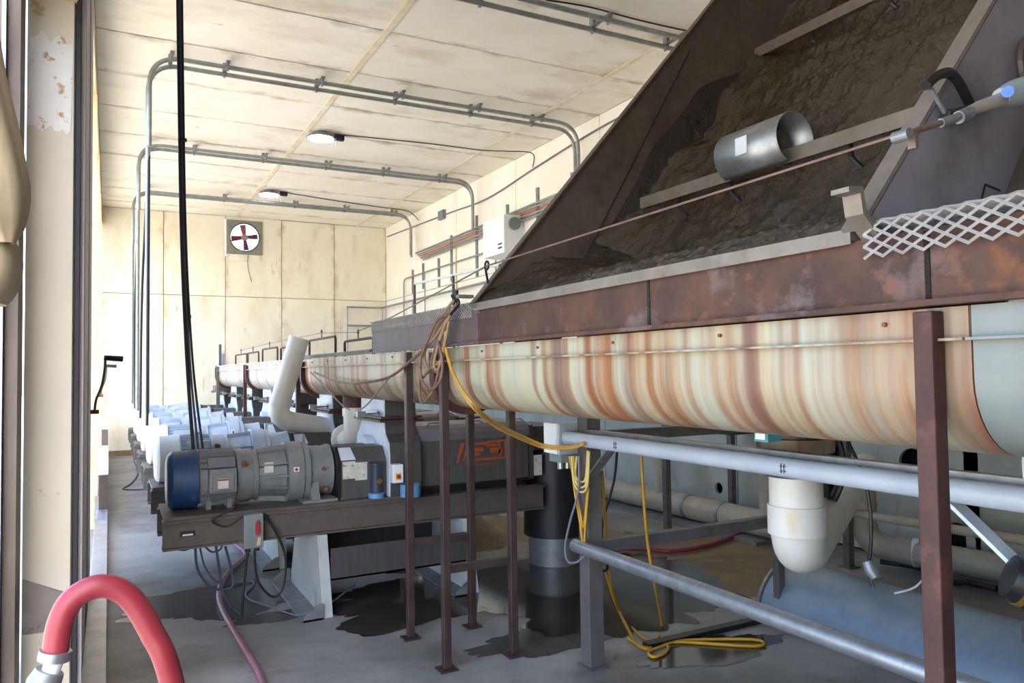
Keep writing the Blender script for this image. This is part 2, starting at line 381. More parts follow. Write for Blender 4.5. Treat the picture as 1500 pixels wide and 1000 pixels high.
# left wall: solid length, header, posts between open bays
wl = struct(B(XL-.2, XL, 3.98, 6.7, 0, ZC).build('wall_left', 'boards', origin=(XL, 5, 0)), 'side wall of open bays with peeling boards', 'wall')
MB().box(XL-.2, XL, YB, 3.98, 3.3, ZC).box(XL-.2, XL, 6.7, YE, 4.6, ZC).build('header', 'tan', wl)  # the near bay's part is set lower to cut the daylight there
for y in (9.1, 11.6, 14.1, 16.6): MB().box(XL-.16, XL+.01, y, y+.14, 0, 4.6).build('post', 'tan', wl)
MB().box(XL-.2, XL, YB, -.9, 0, 3.3).build('light_block_pier', 'cream', wl)  # unseen, added to narrow the near bay and hold back its light
for i, y in enumerate((4.0, 4.55, 5.1, 5.65, 6.2)):
    MB().box(XL, XL+.012+.006*(i % 2), y, y+.52, .02+.08*(i % 3), 4.9).build('board', 'boards', wl)
# near column that faces the camera
col = struct(B(-.325, -.14, 3.93, 4.0, 0, ZC).build('trim_1', 'plaster_bare'), 'dark bare column core below the peeled plaster', 'column')
MB().prism([(-.325, .73), (-.145, .64), (-.145, ZC), (-.325, ZC)], (0, 3.93, 0), (1, 0, 0), (0, 0, 1), (0, -.012, 0)).build('plaster_sheet', 'plaster', col)
MB().box(-.325, -.145, 3.918, 3.93, 0, .485).build('plaster_sheet', 'plaster', col)
pp = []
for i in range(40):
    u = i/20
    if i < 20: pp.append((-.322+.174*u, 2.70+.035*noise.noise(Vector((u*5, 1, 0)))+.02*noise.noise(Vector((u*17, 3, 0)))))
    else: pp.append((-.148-.174*(u-1), 3.12+.04*noise.noise(Vector((u*5, 7, 0)))+.02*noise.noise(Vector((u*17, 5, 0)))))
MB().prism(pp, (0, 3.918, 0), (1, 0, 0), (0, 0, 1), (0, -.0025, 0)).build('peeled_patch', 'primer', col)
struct(B(-.135, -.118, 3.9, 3.97, 0, ZC).build('dark_gap_strip', 'dark_gap'), 'black strip standing in for the dark gap beside the plastered column', 'trim')  # solid black put where there is only a dark gap
struct(B(-.117, -.100, 3.94, 3.97, 0, ZC).build('trim_3', 'boards'), 'pale timber edge strip beside the black gap strip', 'trim')
struct(B(-.375, -.33, 3.7, 3.9, 0, ZC).build('trim_4', 'brownsteel'), 'brown steel door track beside the plastered column', 'trim')
struct(B(-.392, -.378, 3.66, 3.8, 0, ZC).build('trim_5', 'alu'), 'thin bright metal door guide', 'trim')
struct(B(-.46, -.395, 3.7, 3.85, 0, ZC).build('trim_6', 'brownsteel'), 'outer steel jamb of the curtain door', 'trim')
# puddles: thin wet films on the floor
def puddle(cx, cy, rx, ry, seed, mat, z=.002, n=120, wob=.4):
    vs = [(cx, cy, z)]
    for i in range(n):
        a = 2*math.pi*i/n; k = 1+wob*noise.noise(Vector((math.cos(a)*1.7+seed, math.sin(a)*1.7, seed*.7)))+.16*noise.noise(Vector((math.cos(a)*5, math.sin(a)*5+seed, 1)))+.09*noise.noise(Vector((math.cos(a)*14, math.sin(a)*14+seed, 2)))+.05*noise.noise(Vector((math.cos(a)*33, math.sin(a)*33+seed, 3)))
        vs.append((cx+rx*k*math.cos(a), cy+ry*k*math.sin(a), z))
    return MB().add(vs, [(0, i+1, (i+1) % n+1) for i in range(n)]).build('puddle', mat, FLOOR)
puddle(.72, 5.75, .62, .42, 1, 'damp'); puddle(2.1, 5.1, 1.0, .5, 5, 'wet', .003); puddle(3.05, 4.4, .85, .75, 9, 'wet', .004)
puddle(3.0, 5.3, .9, .45, 3, 'wet', .0025); puddle(3.6, 4.9, .6, .5, 12, 'damp', .0015); puddle(1.05, 5.2, .4, .12, 14, 'damp', .0018)
puddle(3.05, 3.3, .5, .16, 17, 'wet', .003); puddle(2.2, 6.3, .8, .5, 21, 'wet', .002)
puddle(4.4, 5.0, .9, 1.1, 25, 'sediment', .001); puddle(3.3, 6.9, .9, .8, 29, 'sediment', .001); puddle(2.5, 3.95, .6, .2, 37, 'damp', .0012)

# ================================================================== CENTRIFUGES
ORD = ['', 'second', 'third', 'fourth', 'fifth', 'sixth', 'seventh']
def machine(k, dy):
    near = k == 0
    y0 = 5.2+dy
    lab = ('decanter centrifuge with dark blue motor fan cowl and orange casing logo' if near else
           'pale blue white centrifuge with white motor cowl, %s in row counting from the blue-cowled one' % ORD[k])
    t = thing('centrifuge', lab, 'centrifuge', (.3, y0, 0), 'centrifuges in a row under the trough')
    def Y_(v): return v-5.2+y0
    bd = 'beam' if near else 'grayframe'
    # base frame: two channels + top plate
    fr = MB()
    for yy, s_ in ((5.2, 1), (5.78, -1)):
        ya, yb = Y_(yy), Y_(yy+s_*.012); fr.box(.3, 3.03, min(ya, yb), max(ya, yb), .522, .678)
        yc = Y_(yy+s_*.09); yo = Y_(yy-s_*.03)
        fr.box(.3, 3.03, min(yo, yc), max(yo, yc), .51, .522); fr.box(.3, 3.03, min(yo, yc), max(yo, yc), .678, .69)
    for x in (.9, 1.5, 2.1, 2.7): fr.box(x, x+.05, Y_(5.212), Y_(5.768), .53, .67)
    base = fr.build('base_frame', bd, t)
    MB().box(.31, 1.95, Y_(5.19), Y_(5.8), .69, .712).build('top_plate', 'beam', base)
    if near:
        MB().box(.4, .49, Y_(5.197), Y_(5.2), .585, .62).build('maker_plate', 'black', base)
        MB().box(.415, .475, Y_(5.195), Y_(5.197), .59, .6).build('maker_text', 'white', base)
    # legs
    for x in (1.24, 2.3):
        lg = MB().prism([(Y_(5.0), 0), (Y_(6.0), 0), (Y_(5.78), .51), (Y_(5.14), .51)], (x, 0, 0), (0, 1, 0), (0, 0, 1), (.012, 0, 0))
        lg.prism([(Y_(5.0), .0), (Y_(5.012), 0), (Y_(5.152), .51), (Y_(5.14), .51)], (x+.012, 0, 0), (0, 1, 0), (0, 0, 1), (.055, 0, 0))
        lg.prism([(Y_(5.988), .0), (Y_(6.0), 0), (Y_(5.78), .51), (Y_(5.768), .51)], (x+.012, 0, 0), (0, 1, 0), (0, 0, 1), (.055, 0, 0))
        lo = lg.build('leg', 'legpaint', t)
        ft = MB().box(x-.13, x, Y_(4.98), Y_(6.02), 0, .012)
        for yy in (4.98, 6.01): ft.prism([(x-.13, 0), (x, 0), (x, .1), (x-.03, .1), (x-.13, .03)], (0, Y_(yy), 0), (1, 0, 0), (0, 0, 1), (0, .01, 0))
        ft.build('foot', 'galvd', lo)
    MB().box(1.312, 2.3, Y_(5.06), Y_(5.075), .22, .43).box(1.312, 2.3, Y_(5.06), Y_(5.74), .22, .232).box(1.312, 2.3, Y_(5.73), Y_(5.742), .22, .4).build('drip_tray', 'chute', t)
    # motor
    mc = 'motorgray' if near else 'motorwhite'
    yc = Y_(5.48); zc = .905
    def L(prof, name, mat, par, n=28, x=0): return MB().lathe((x, yc, zc), (1, 0, 0), prof, n).build(name, mat, par, smooth=35)
    body = L([(.52, .165), (.88, .165)], 'motor', mc, t)
    L([(.335, .10), (.337, .145), (.348, .172), (.37, .19), (.52, .196), (.522, .17)], 'fan_cowl', 'cowlblue' if near else 'cowlwhite', body)
    fins = MB()
    for i in range(22):
        a = math.radians(-55+i*(290/21)); c, s_ = math.cos(a), math.sin(a)
        if -.35 < s_ < .45 and c < -.3: continue
        fins.bar((.535, yc+c*.176, zc+s_*.176), (.75, yc+c*.176, zc+s_*.176), .006, .03, (0, c, s_))
    fo = fins.build('cooling_fins', mc, body); fo['kind'] = 'stuff'
    L([(.755, .17), (.76, .18), (.83, .18), (.86, .172)], 'end_bell', mc, body)
    MB().box(.57, .60, Y_(5.36), Y_(5.6), .712, .78).box(.70, .73, Y_(5.36), Y_(5.6), .712, .78).build('motor_foot', mc, body)
    tb = MB().box(.575, .745, Y_(5.235), Y_(5.33), .83, .985).build('terminal_box', mc, body, bevel=.008)
    MB().box(.593, .727, Y_(5.222), Y_(5.236), .845, .965).build('terminal_cover', mc, body, bevel=.008)
    MB().box(.575, .74, Y_(5.29), Y_(5.37), .99, 1.05).build('conduit_hood', 'lid' if near else mc, body)
    MB().box(.625, .69, Y_(5.2195), Y_(5.2225), .862, .925).build('rating_label', 'paper', body)
    if near:
        MB().box(.625, .69, Y_(5.2185), Y_(5.2195), .912, .923).build('label_band', 'red', body)
    MB().cyl((.80, Y_(5.31), .985), (.80, Y_(5.31), 1.02), .014).cyl((.785, Y_(5.315), 1.0), (.83, Y_(5.315), 1.0), .012).build('lifting_eye', 'rustedge', body)
    # bell housing, flange, gearbox
    bh = L([(.88, .172), (.895, .172), (.9, .15), (1.08, .168)], 'bell_housing', mc, t)
    rb = MB()
    for a in (205, 180, 155, 100, 60, 250):
        c, s_ = math.cos(math.radians(a)), math.sin(math.radians(a))
        MB().bar((.9, yc+c*.165, zc+s_*.165), (1.085, yc+c*.185, zc+s_*.185), .01, .035, (0, c, s_)).build('housing_rib', mc, bh)
    MB().box(.93, .99, Y_(5.316), Y_(5.33), .93, 1.0).build('rating_plate', 'paper' if near else 'white', bh)
    fl = L([(1.085, .19), (1.087, .214), (1.19, .214), (1.195, .2), (1.2, .2), (1.203, .205), (1.235, .205), (1.24, .19)], 'flange', mc, t, 36)
    if k == 2:
        MB().box(1.10, 1.14, Y_(5.262), Y_(5.27), .9, 1.04).build('warning_sticker', 'white', fl)
        MB().bar((1.12, Y_(5.2605), .92), (1.12, Y_(5.2605), 1.02), .012, .002).build('sticker_arrow', 'red', fl)
    else:
        MB().box(1.115, 1.15, Y_(5.262), Y_(5.272), .93, .96).build('warning_sticker', 'white', fl)
        MB().cyl((1.132, Y_(5.262), .945), (1.132, Y_(5.260), .945), .011).build('sticker_mark', 'red', fl)
    gb = L([(1.24, .175), (1.27, .17), (1.36, .175), (1.4, .182), (1.405, .15)], 'gearbox', mc, t, 32)
    MB().prism([(Y_(5.25), .712), (Y_(5.71), .712), (Y_(5.66), .78), (Y_(5.6), .95), (Y_(5.36), .95), (Y_(5.30), .78)], (1.235, 0, 0), (0, 1, 0), (0, 0, 1), (.06, 0, 0)).box(1.17, 1.44, Y_(5.24), Y_(5.72), .712, .73).build('gearbox_foot', mc, gb)
    MB().cyl((1.33, Y_(5.32), .93), (1.33, Y_(5.295), .93), .014).cyl((1.34, Y_(5.34), .79), (1.34, Y_(5.298), .79), .016).build('bolt', 'rustedge', gb)
    MB().box(1.215, 1.235, Y_(5.46), Y_(5.5), 1.09, 1.16).build('lifting_lug', mc, gb)
    # guard box
    g = MB().prism([(Y_(5.25), .712), (Y_(5.72), .712), (Y_(5.72), .98), (Y_(5.64), 1.065), (Y_(5.33), 1.065), (Y_(5.25), .98)], (1.42, 0, 0), (0, 1, 0), (0, 0, 1), (.34, 0, 0)).build('guard_box', 'casing', t, bevel=.006)
    MB().prism([(Y_(5.235), .712), (Y_(5.73), .712), (Y_(5.73), .985), (Y_(5.645), 1.075), (Y_(5.325), 1.075), (Y_(5.235), .985)], (1.408, 0, 0), (0, 1, 0), (0, 0, 1), (.02, 0, 0)).build('guard_edge', 'black', g)
    MB().box(1.445, 1.535, Y_(5.2465), Y_(5.25), .855, .975).box(1.535, 1.62, Y_(5.2462), Y_(5.25), .84, .965).build('sticker', 'paper', g)
    if near or k in (1, 2, 4):
        e = Vector((0, .08, .085)).normalized(); n_ = Vector((0, -.085, .08)).normalized()*.003
        MB().prism([(0, .005), (.11, .005), (.09, .115), (0, .115)], Vector((1.43, Y_(5.25), .98))+n_*.3, (1, 0, 0), e, n_).build('sticker', 'whitepaint', g)
    # inlet chute: neck from the trough, widening downwards
    prof = [(5.31, 1.395), (5.86, 1.395), (5.86, 1.22), (5.9, 1.16), (5.98, 1.10), (6.0, 1.0), (6.0, .712), (5.2, .712), (5.2, 1.0), (5.215, 1.09), (5.29, 1.15), (5.31, 1.2)]
    prof = [(Y_(a), b_) for a, b_ in prof]
    ch = MB().prism(prof, (1.775, 0, 0), (0, 1, 0), (0, 0, 1), (.235, 0, 0)).build('inlet_chute', 'chute', t)
    MB().prism(prof, (1.765, 0, 0), (0, 1, 0), (0, 0, 1), (.01, 0, 0)).build('side_plate', 'whitepaint', ch)
    MB().box(1.72, 2.05, Y_(5.25), Y_(5.92), 1.235, 1.252).box(1.73, 2.04, Y_(5.26), Y_(5.91), 1.258, 1.275).build('gate_flange', 'darkpost', ch)
    MB().box(1.715, 1.73, Y_(5.3), Y_(5.56), 1.285, 1.315).cyl((1.73, Y_(5.29), 1.3), (1.60, Y_(5.29), 1.3), .007).box(1.56, 1.62, Y_(5.27), Y_(5.31), 1.28, 1.32).build('gate_handle', 'galv', ch)
    MB().cyl((1.764, Y_(5.62), 1.02), (1.70, Y_(5.62), 1.02), .105, n=24).build('port_flange', 'whitepaint', ch, smooth=40)
    # casing with rounded lid
    cs = MB().box(2.03, 2.95, Y_(5.28), Y_(5.9), .745, 1.09).build('casing', 'casing', t, bevel=.01)
    lid = [(Y_(5.275), 1.08), (Y_(5.275), 1.13), (Y_(5.30), 1.165), (Y_(5.36), 1.19), (Y_(5.82), 1.19), (Y_(5.88), 1.165), (Y_(5.905), 1.13), (Y_(5.905), 1.08)]
    MB().prism(lid, (2.02, 0, 0), (0, 1, 0), (0, 0, 1), (.94, 0, 0)).build('lid', 'lid', cs)
    hd = MB()
    for x in (2.1, 2.42, 2.78):
        hd.tube(route([(x, Y_(5.34), 1.175), (x+.03, Y_(5.34), 1.21), (x+.13, Y_(5.34), 1.21), (x+.16, Y_(5.34), 1.19)], .01), .006, 6)
    hd.build('lid_handle', 'galv', cs)
    MB().box(2.03, 2.97, Y_(5.262), Y_(5.92), .732, .745).box(2.06, 2.92, Y_(5.3), Y_(5.88), .69, .735).build('casing_rail', 'black' if near else 'chute', cs)
    MB().box(2.955, 2.985, Y_(5.27), Y_(5.91), .74, 1.16).box(2.985, 3.2, Y_(5.36), Y_(5.82), .95, 1.13).box(2.985, 3.3, Y_(5.3), Y_(5.86), 1.13, 1.145).build('end_cover', 'chute', cs)
    MB().box(2.99, 3.06, Y_(5.262), Y_(5.275), .76, .92).build('end_label', 'paper', cs)
    if near:   # orange painted logo: slanted strokes, bars and a framed end
        lg = MB(); yl = Y_(5.278); ex, ez, n_ = Vector((1, 0, 0)), Vector((0, 0, 1)), Vector((0, -.003, 0))
        def P_(a): return lg.prism(a, (2.32, yl, .88), ex, ez, n_)
        P_([(0, .02), (.018, .02), (.026, .05), (.008, .05)]); P_([(.012, .055), (.026, .055), (.072, .17), (.04, .17)])
        P_([(.055, .04), (.07, .04), (.098, .125), (.082, .125)]); P_([(.078, .15), (.1, .15), (.11, .175), (.083, .175)])
        for x0, x1, z0, z1 in ((.15, .27, .15, .168), (.15, .23, .1, .128), (.15, .2, .07, .092), (.15, .36, .03, .046), (.25, .36, .135, .15), (.29, .36, .085, .12), (.27, .36, .16, .176), (.36, .43, .165, .18), (.36, .376, .03, .165), (.412, .43, .045, .165), (.36, .43, .03, .045), (.36, .39, .075, .105)):
            P_([(x0, z0), (x1, z0), (x1, z1), (x0, z1)])
        lg.build('logo', 'orange', cs)
        MB().box(2.49, 2.63, Y_(5.2765), Y_(5.28), .865, .885).build('logo_caption', 'rustedge', cs)
        # oil bottle, isolator and switch on the near machine
        ob = MB().lathe((1.677, Y_(5.22), .712), (0, 0, 1), [(.035, .043), (.22, .043), (.225, .048), (.245, .048), (.25, .04)], 24).build('lubricator', 'duskblue', t, smooth=35)
        MB().lathe((1.677, Y_(5.22), .712), (0, 0, 1), [(0, .055), (.03, .055), (.036, .044)], 24).build('lubricator_base', 'steelblue', ob, smooth=35)
        MB().cyl((1.69, Y_(5.179), .83), (1.69, Y_(5.176), .83), .018).build('lubricator_badge', 'brass', ob)
        sw = MB().box(1.765, 1.845, Y_(5.12), Y_(5.2), .815, .945).build('rotary_switch', 'white', t, bevel=.006)
        MB().box(1.787, 1.825, Y_(5.116), Y_(5.121), .84, .885).build('switch_plate', 'yellow', sw)
        MB().cyl((1.806, Y_(5.117), .862), (1.806, Y_(5.106), .862), .013).box(1.801, 1.811, Y_(5.1), Y_(5.107), .848, .876).build('switch_knob', 'red', sw)
        MB().cyl((1.9, Y_(5.14), .712), (1.9, Y_(5.14), .8), .07, n=24).build('bearing_cup', 'steelblue', t, smooth=40)
        iso = MB().box(.765, .885, Y_(5.09), Y_(5.168), .485, .70).build('isolator_box', 'boxgray', t, bevel=.006)
        MB().box(.835, .86, Y_(5.07), Y_(5.09), .575, .65).box(.842, .853, Y_(5.06), Y_(5.075), .6, .665).build('isolator_handle', 'red', iso)
        MB().prism([(.84, .5), (.862, .505), (.868, .555), (.85, .55)], (0, Y_(5.089), 0), (1, 0, 0), (0, 0, 1), (0, -.002, 0)).build('isolator_tag', 'cable_pale', iso)
        MB().cyl((.795, Y_(5.13), .485), (.795, Y_(5.13), .462), .016).cyl((.85, Y_(5.13), .485), (.85, Y_(5.13), .462), .016).build('cable_gland', 'black', iso)
    return t
for k in range(7):
    machine(k, k*1.44)

# black discharge drums of the machines, standing at their right ends
dr = thing('discharge_drum', 'black rubber discharge sleeve on steel ring at the blue-cowled centrifuge end', 'drum', (3.29, 5.47, 0))
MB().lathe((3.29, 5.47, 0), (0, 0, 1), [(0, .2), (.005, .215), (.235, .215), (.24, .2)], 32).build('ring_stand', 'galvd', dr, smooth=40)
MB().lathe((3.29, 5.47, 0), (0, 0, 1), [(.24, .25), (.245, .255), (.93, .245), (.935, .235)], 32).build('sleeve', 'blackdrum', dr, smooth=40)
# heap of cake behind the drum
def heap(name, c, rx, ry, h, mat, lab):
    rows = []; n = 40
    for i in range(13):
        t = i/12; row = []
        for j in range(n):
            a = 2*math.pi*j/n; k = 1+.25*noise.noise(Vector((math.cos(a)*1.5, math.sin(a)*1.5, 3)))
            x, y = c[0]+rx*t*k*math.cos(a), c[1]+ry*t*k*math.sin(a)
            z = h*(1-t)**.9+.04*noise.noise(Vector((x*14, y*14, 2)))*(1 if t < .97 else 0)
            row.append((x, y, max(z, .0)))
        rows.append(row)
    o = MB().shell(rows, True).build(name, mat, smooth=60); tag(o, lab, 'sludge'); o['kind'] = 'stuff'
heap('cake_heap', (2.95, 6.55, 0), .42, .4, .34, 'pile', 'heap of crumbly brown cake on the floor behind the black sleeve')

# ================================================================== TROUGH
XT0, XT1, ZF, ZBOT = 1.635, 1.995, 1.725, 1.39
XC = (XT0+XT1)/2; RR = (XT1-XT0)/2
tr = thing('conveyor_trough', 'long rust-streaked screw conveyor trough on steel posts', 'conveyor', (XC, 6, 0))
secs = [(-1.2, .97, 'trough_clean'), (.97, 3.96, 'trough'), (3.96, 7.25, 'trough'), (7.25, 10.5, 'trough_pale'), (10.5, 13.7, 'trough_pale')]
def uprof(r, top=ZF, n=18):
    zc_ = ZBOT+RR
    return [(XC-r, top)]+[(XC+r*math.cos(math.pi+math.pi*i/n), zc_+r*math.sin(math.pi+math.pi*i/n)) for i in range(n+1)]+[(XC+r, top)]
for a, b_, mt in secs:
    po, pi_ = uprof(RR), uprof(RR-.006)[::-1]
    o = MB().prism(po+pi_, (0, a+.002, 0), (1, 0, 0), (0, 0, 1), (0, b_-a-.004, 0)).build('trough_section', mt, tr, smooth=30)
    MB().box(XT0-.03, XT0-.001, a+.003, b_-.003, ZF-.075, ZF-.069).box(XT0-.005, XT0-.001, a+.003, b_-.003, ZF-.07, ZF).box(XT1+.001, XT1+.03, a+.003, b_-.003, ZF-.006, ZF).build('top_flange', mt, o)
    y = a+.2
    while y < b_-.1: MB().cyl((XT0-.005, y, ZF-.03), (XT0-.013, y, ZF-.03), .006, n=6).build('flange_bolt', 'rustedge', o); y += .55
for y in (3.96, 7.25, 10.5, 13.7):
    po, pi_ = uprof(RR+.04, ZF-.02), uprof(RR-.004, ZF-.02)[::-1]
    MB().prism(po+pi_, (0, y-.035, 0), (1, 0, 0), (0, 0, 1), (0, .07, 0)).build('joint_ring', 'rustpost', tr, smooth=30)
MB().prism(uprof(RR+.03, ZF+.02), (0, 13.73, 0), (1, 0, 0), (0, 0, 1), (0, .02, 0)).build('end_plate', 'grayframe', tr)
dv = MB().cyl((XC, 13.75, 1.56), (XC, 14.2, 1.56), .16, n=24).cyl((XC-.1, 14.0, 1.6), (XC-.1, 14.0, 1.95), .07, n=16).build('drive_unit', 'motorwhite', tr, smooth=40)
MB().box(XC-.2, XC+.2, 13.8, 14.2, 1.3, 1.4).box(XC-.18, XC-.13, 13.8, 13.85, 0, 1.3).box(XC+.13, XC+.18, 13.8, 13.85, 0, 1.3).build('drive_stand', 'grayframe', dv)
MB().box(XC-.17, XC-.13, 13.6, 13.64, ZF, 2.1).build('marker_post', 'grayframe', tr)
# support frames
def hframe(y, hb, mat, wd=.043, both=True):
    sf = MB().box(XT0-.01, XT1+.01, y-.018, y+.018, hb-.02, hb+.02).build('support_frame', mat, tr) if both else tr
    for x in ((XT0-.024, XT1+.024) if both else (XT0-.026,)):
        MB().box(x-wd/2, x+wd/2, y-wd/2, y+wd/2, .008, ZF-.008 if x < XC else ZF-.01).build('post', mat, sf, bevel=.004)
        MB().box(x-.05, x+.05, y-.05, y+.05, 0, .008).build('foot_plate', mat, sf)
hframe(3.82, .53, 'darkpost'); hframe(4.37, .56, 'darkpost'); hframe(1.05, .5, 'rustpost', .046, False)
hframe(7.42, .5, 'darkpost'); hframe(10.62, .5, 'rustpost'); hframe(13.5, .5, 'grayframe')
# rusty side boards on the near half
bx = MB().box(XT0-.012, XT0, -1.2, 3.40, ZF+.004, 1.905).box(XT0-.04, XT0-.012, -1.2, 3.40, ZF+.004, ZF+.018).build('side_board', 'rustbox', tr)
MB().box(XT0-.014, XT0, 3.40, 3.75, ZF+.004, 1.915).box(XT0-.04, XT0-.014, 3.40, 3.75, ZF+.004, ZF+.018).build('side_board', 'rustboxgray', tr)
MB().box(XT0-.010, XT0, 3.75, 5.12, ZF+.004, 1.89).box(XT0-.035, XT0-.01, 3.75, 5.12, ZF+.004, ZF+.014).build('side_board', 'rustboxgray', tr)
MB().box(XT1, XT1+.012, -1.2, 5.12, ZF+.004, 1.73).build('side_board', 'rustbox', tr)
for y in (1.055, 2.05): MB().box(XT0-.016, XT0-.0125, y-.006, y+.006, ZF+.02, 1.9).build('board_weld', 'crust', tr)
# lip angle on top of the near board
MB().box(XT0-.03, XT0+.02, 1.24, 3.42, 1.906, 1.935).box(XT0-.03, XT0-.024, 1.24, 3.42, 1.897, 1.906).build('lip_angle', 'lip', tr)
# expanded metal
def lattice(o, e1, e2, L, Hh, cell, r=.0028):
    o, e1, e2 = Vector(o), Vector(e1), Vector(e2); mb = MB(); rows = max(2, round(Hh/(cell*.3))); n = round(L/cell)
    for i in range(rows):
        for s_ in (0, 1):
            pts = [o+e1*(j*cell*.5)+e2*((i+((j+i+s_) % 2))*Hh/rows) for j in range(2*n+1)]
            if s_ == 0: mb.tube(pts, r, 4)
    return mb
mb = lattice((XT0-.034, -1.0, 1.855), (0, 1, 0), (0, 0, 1), 2.2, .085, .05, .0042)
mb2 = lattice((XT0-.034, -1.0, 1.94), (0, 1, 0), (1, 0, 0), 2.2, .34, .05, .0042)
mb.v += []; o_ = len(mb.v); mb.v += mb2.v; mb.f += [[i+o_ for i in q] for q in mb2.f]
mb.build('mesh_cover', 'meshpaint', tr)
mb = lattice((XT0-.016, 3.47, 1.87), (0, 1, 0), (0, 0, 1), 1.65, .075, .03)
for m2 in (lattice((XT0-.016, 3.47, 1.945), (0, 1, 0), (1, 0, 0), 1.65, .36, .06), lattice((XT0-.016, 5.125, ZF+.01), (1, 0, 0), (0, 0, 1), .36, .2, .045, .003)):
    o_ = len(mb.v); mb.v += m2.v; mb.f += [[i+o_ for i in q] for q in m2.f]
mb.build('mesh_cover', 'meshpaint', tr)
mb = lattice((XT0+.0, 5.2, ZF+.035), (0, 1, 0), (1, 0, 0), 2.3, .36, .06)
m2 = lattice((XT0-.01, 5.2, ZF+.005), (0, 1, 0), (0, 0, 1), 2.3, .03, .03)
o_ = len(mb.v); mb.v += m2.v; mb.f += [[i+o_ for i in q] for q in m2.f]
mb.build('mesh_cover', 'meshpaint', tr)
# pipe hoops over the far covers, each with an eye for the pull cord
def hoop(a, b_, h):
    o = T(route([(1.8, a, ZF-.02), (1.8, a, ZF+h), (1.8, b_, ZF+h), (1.8, b_, ZF-.02)], .03), .011, 8).build('cover_hoop', 'rustpost', tr)
    e = MB().tube([(1.8, (a+b_)/2, ZF+h+.01), (1.8, (a+b_)/2, ZF+h+.05)], .005, 6)
    e.tube([(1.8, (a+b_)/2+.018*math.cos(t*.7), ZF+h+.065+.018*math.sin(t*.7)) for t in range(9)], .005, 6, True).build('cord_eye', 'black', o)
for a, b_, h in ((5.65, 6.45, .14), (6.75, 7.75, .2), (8.0, 9.2, .17), (9.4, 10.4, .19), (10.7, 11.6, .17), (11.7, 12.8, .17)): hoop(a, b_, h)
cv = MB().box(XT0-.03, XT1+.03, 7.6, 13.6, ZF+.002, ZF+.012).build('flat_cover', 'whitepaint', tr)
# trough outlet nozzles
for y in (6.15,): MB().cyl((1.8, y, 1.40), (1.8, y, 1.31), .1, n=24).build('outlet_nozzle', 'rustpost', tr, smooth=40)

# ================================================================== HOPPER
YN, YF = 1.22, 3.42
def zf(x): return 2.142+1.14*(x-2.453)
def ze(x): return 1.932+1.155*(x-1.594)
hp = thing('sludge_hopper', 'dark steel sloping hopper full of wet brown sludge above the trough', 'hopper', (2.3, 2.3, ZF))
xt = 4.13; xtf = 4.85
poly = [(1.594, 1.932), (xt, ze(xt)), (xtf, ze(xt)), (2.04, zf(2.04)), (1.70, 1.80)]
MB().prism(poly, (0, YF, 0), (1, 0, 0), (0, 0, 1), (0, .012, 0)).build('side_plate', 'hopper', hp)
e = Vector((1, 0, 1.155)).normalized()
MB().bar((1.594, YF-.012, 1.932), (xt, YF-.012, ze(xt)), .05, .008, (-.756, 0, .655)).build('edge_flange', 'hopper', hp)
MB().bar((1.594, YF-.012, 1.932), (1.69, YF-.012, 1.80), .06, .01, (1, 0, 1)).build('edge_flange', 'lip', hp)
MB().box(1.52, 1.6, YF-.02, YF+.02, 1.96, 1.975).build('corner_tab', 'lip', hp)
MB().bar((2.224, YF-.002, 2.116), (3.049, YF-.002, 3.484), .006, .008, (0, -1, 0)).build('weld_seam', 'crust', hp)
polyn = [(1.604, 1.931), (xt, ze(xt)), (xtf, ze(xt)), (2.04, zf(2.04)), (1.70, 1.80)]
pn = MB().prism([(1.62, 1.935), (xt, ze(xt)-.01), (xtf, ze(xt)-.01), (xtf, 1.9), (1.68, 1.9)], (0, YN-.012, 0), (1, 0, 0), (0, 0, 1), (0, .012, 0)).build('side_plate', 'hopperout', hp)
MB().bar((1.60, YN+.012, 1.93), (xt, YN+.012, ze(xt)), .055, .012, (-.756, 0, .655)).build('edge_flange', 'hopperflange', hp)
MB().bar((2.14, YN-.03, 1.92), (2.62, YN-.03, 2.62), .06, .05, (-.8, 0, .6)).build('stiffener', 'hopper', pn)
MB().bar((2.05, YN-.014, 1.93), (2.12, YN-.014, 2.09), .003, .004).bar((2.12, YN-.014, 2.09), (2.19, YN-.014, 2.08), .003, .004).build('scribed_hatch', 'dark_gap', pn)
MB().tube([(2.34+.055*math.cos(t*math.pi/8), YN-.03, 2.455+.075*math.sin(t*math.pi/8)) for t in range(16)], .014, 8, True).build('lifting_ring', 'hopper', pn)
# chute floor and the sludge on it
MB().prism([(2.02, zf(2.02)-.10), (xtf, zf(xtf)-.10), (xtf, zf(xtf)-.12), (2.02, zf(2.02)-.12)], (0, YN, 0), (1, 0, 0), (0, 0, 1), (0, YF-YN, 0)).build('chute_floor', 'hopper', hp)
rows = []
for i in range(261):
    x = 1.66+(xtf-1.66)*i/260; row = []
    for j in range(181):
        y = YN+.005+(YF-YN-.01)*j/180
        d = .035*noise.noise(Vector((x*3, y*3, 1)))+.022*noise.noise(Vector((x*9, y*9, 4)))+.012*noise.noise(Vector((x*24, y*24, 8)))+.01*abs(noise.noise(Vector((x*6+y*2, y*14, 2))))+.009*noise.noise(Vector((x*45, y*38, 3)))+.006*noise.noise(Vector((x*85, y*80, 6)))
        edge = max(0, 1-(YF-y)/.35); d += .16*edge**2*(.6+.8*abs(noise.noise(Vector((x*2.2, 0, 5)))))
        a1, a2 = zf(x), 1.895+.17*(1-math.exp(-(x-1.66)/.22))+.12*(x-1.66); zz = (a1+a2+math.sqrt((a1-a2)**2+.004))/2; kx = .75 if a1 > a2 else .2
        row.append((max(x-d*kx, 1.645), y, zz+d*.66-.015))
    rows.append(row)
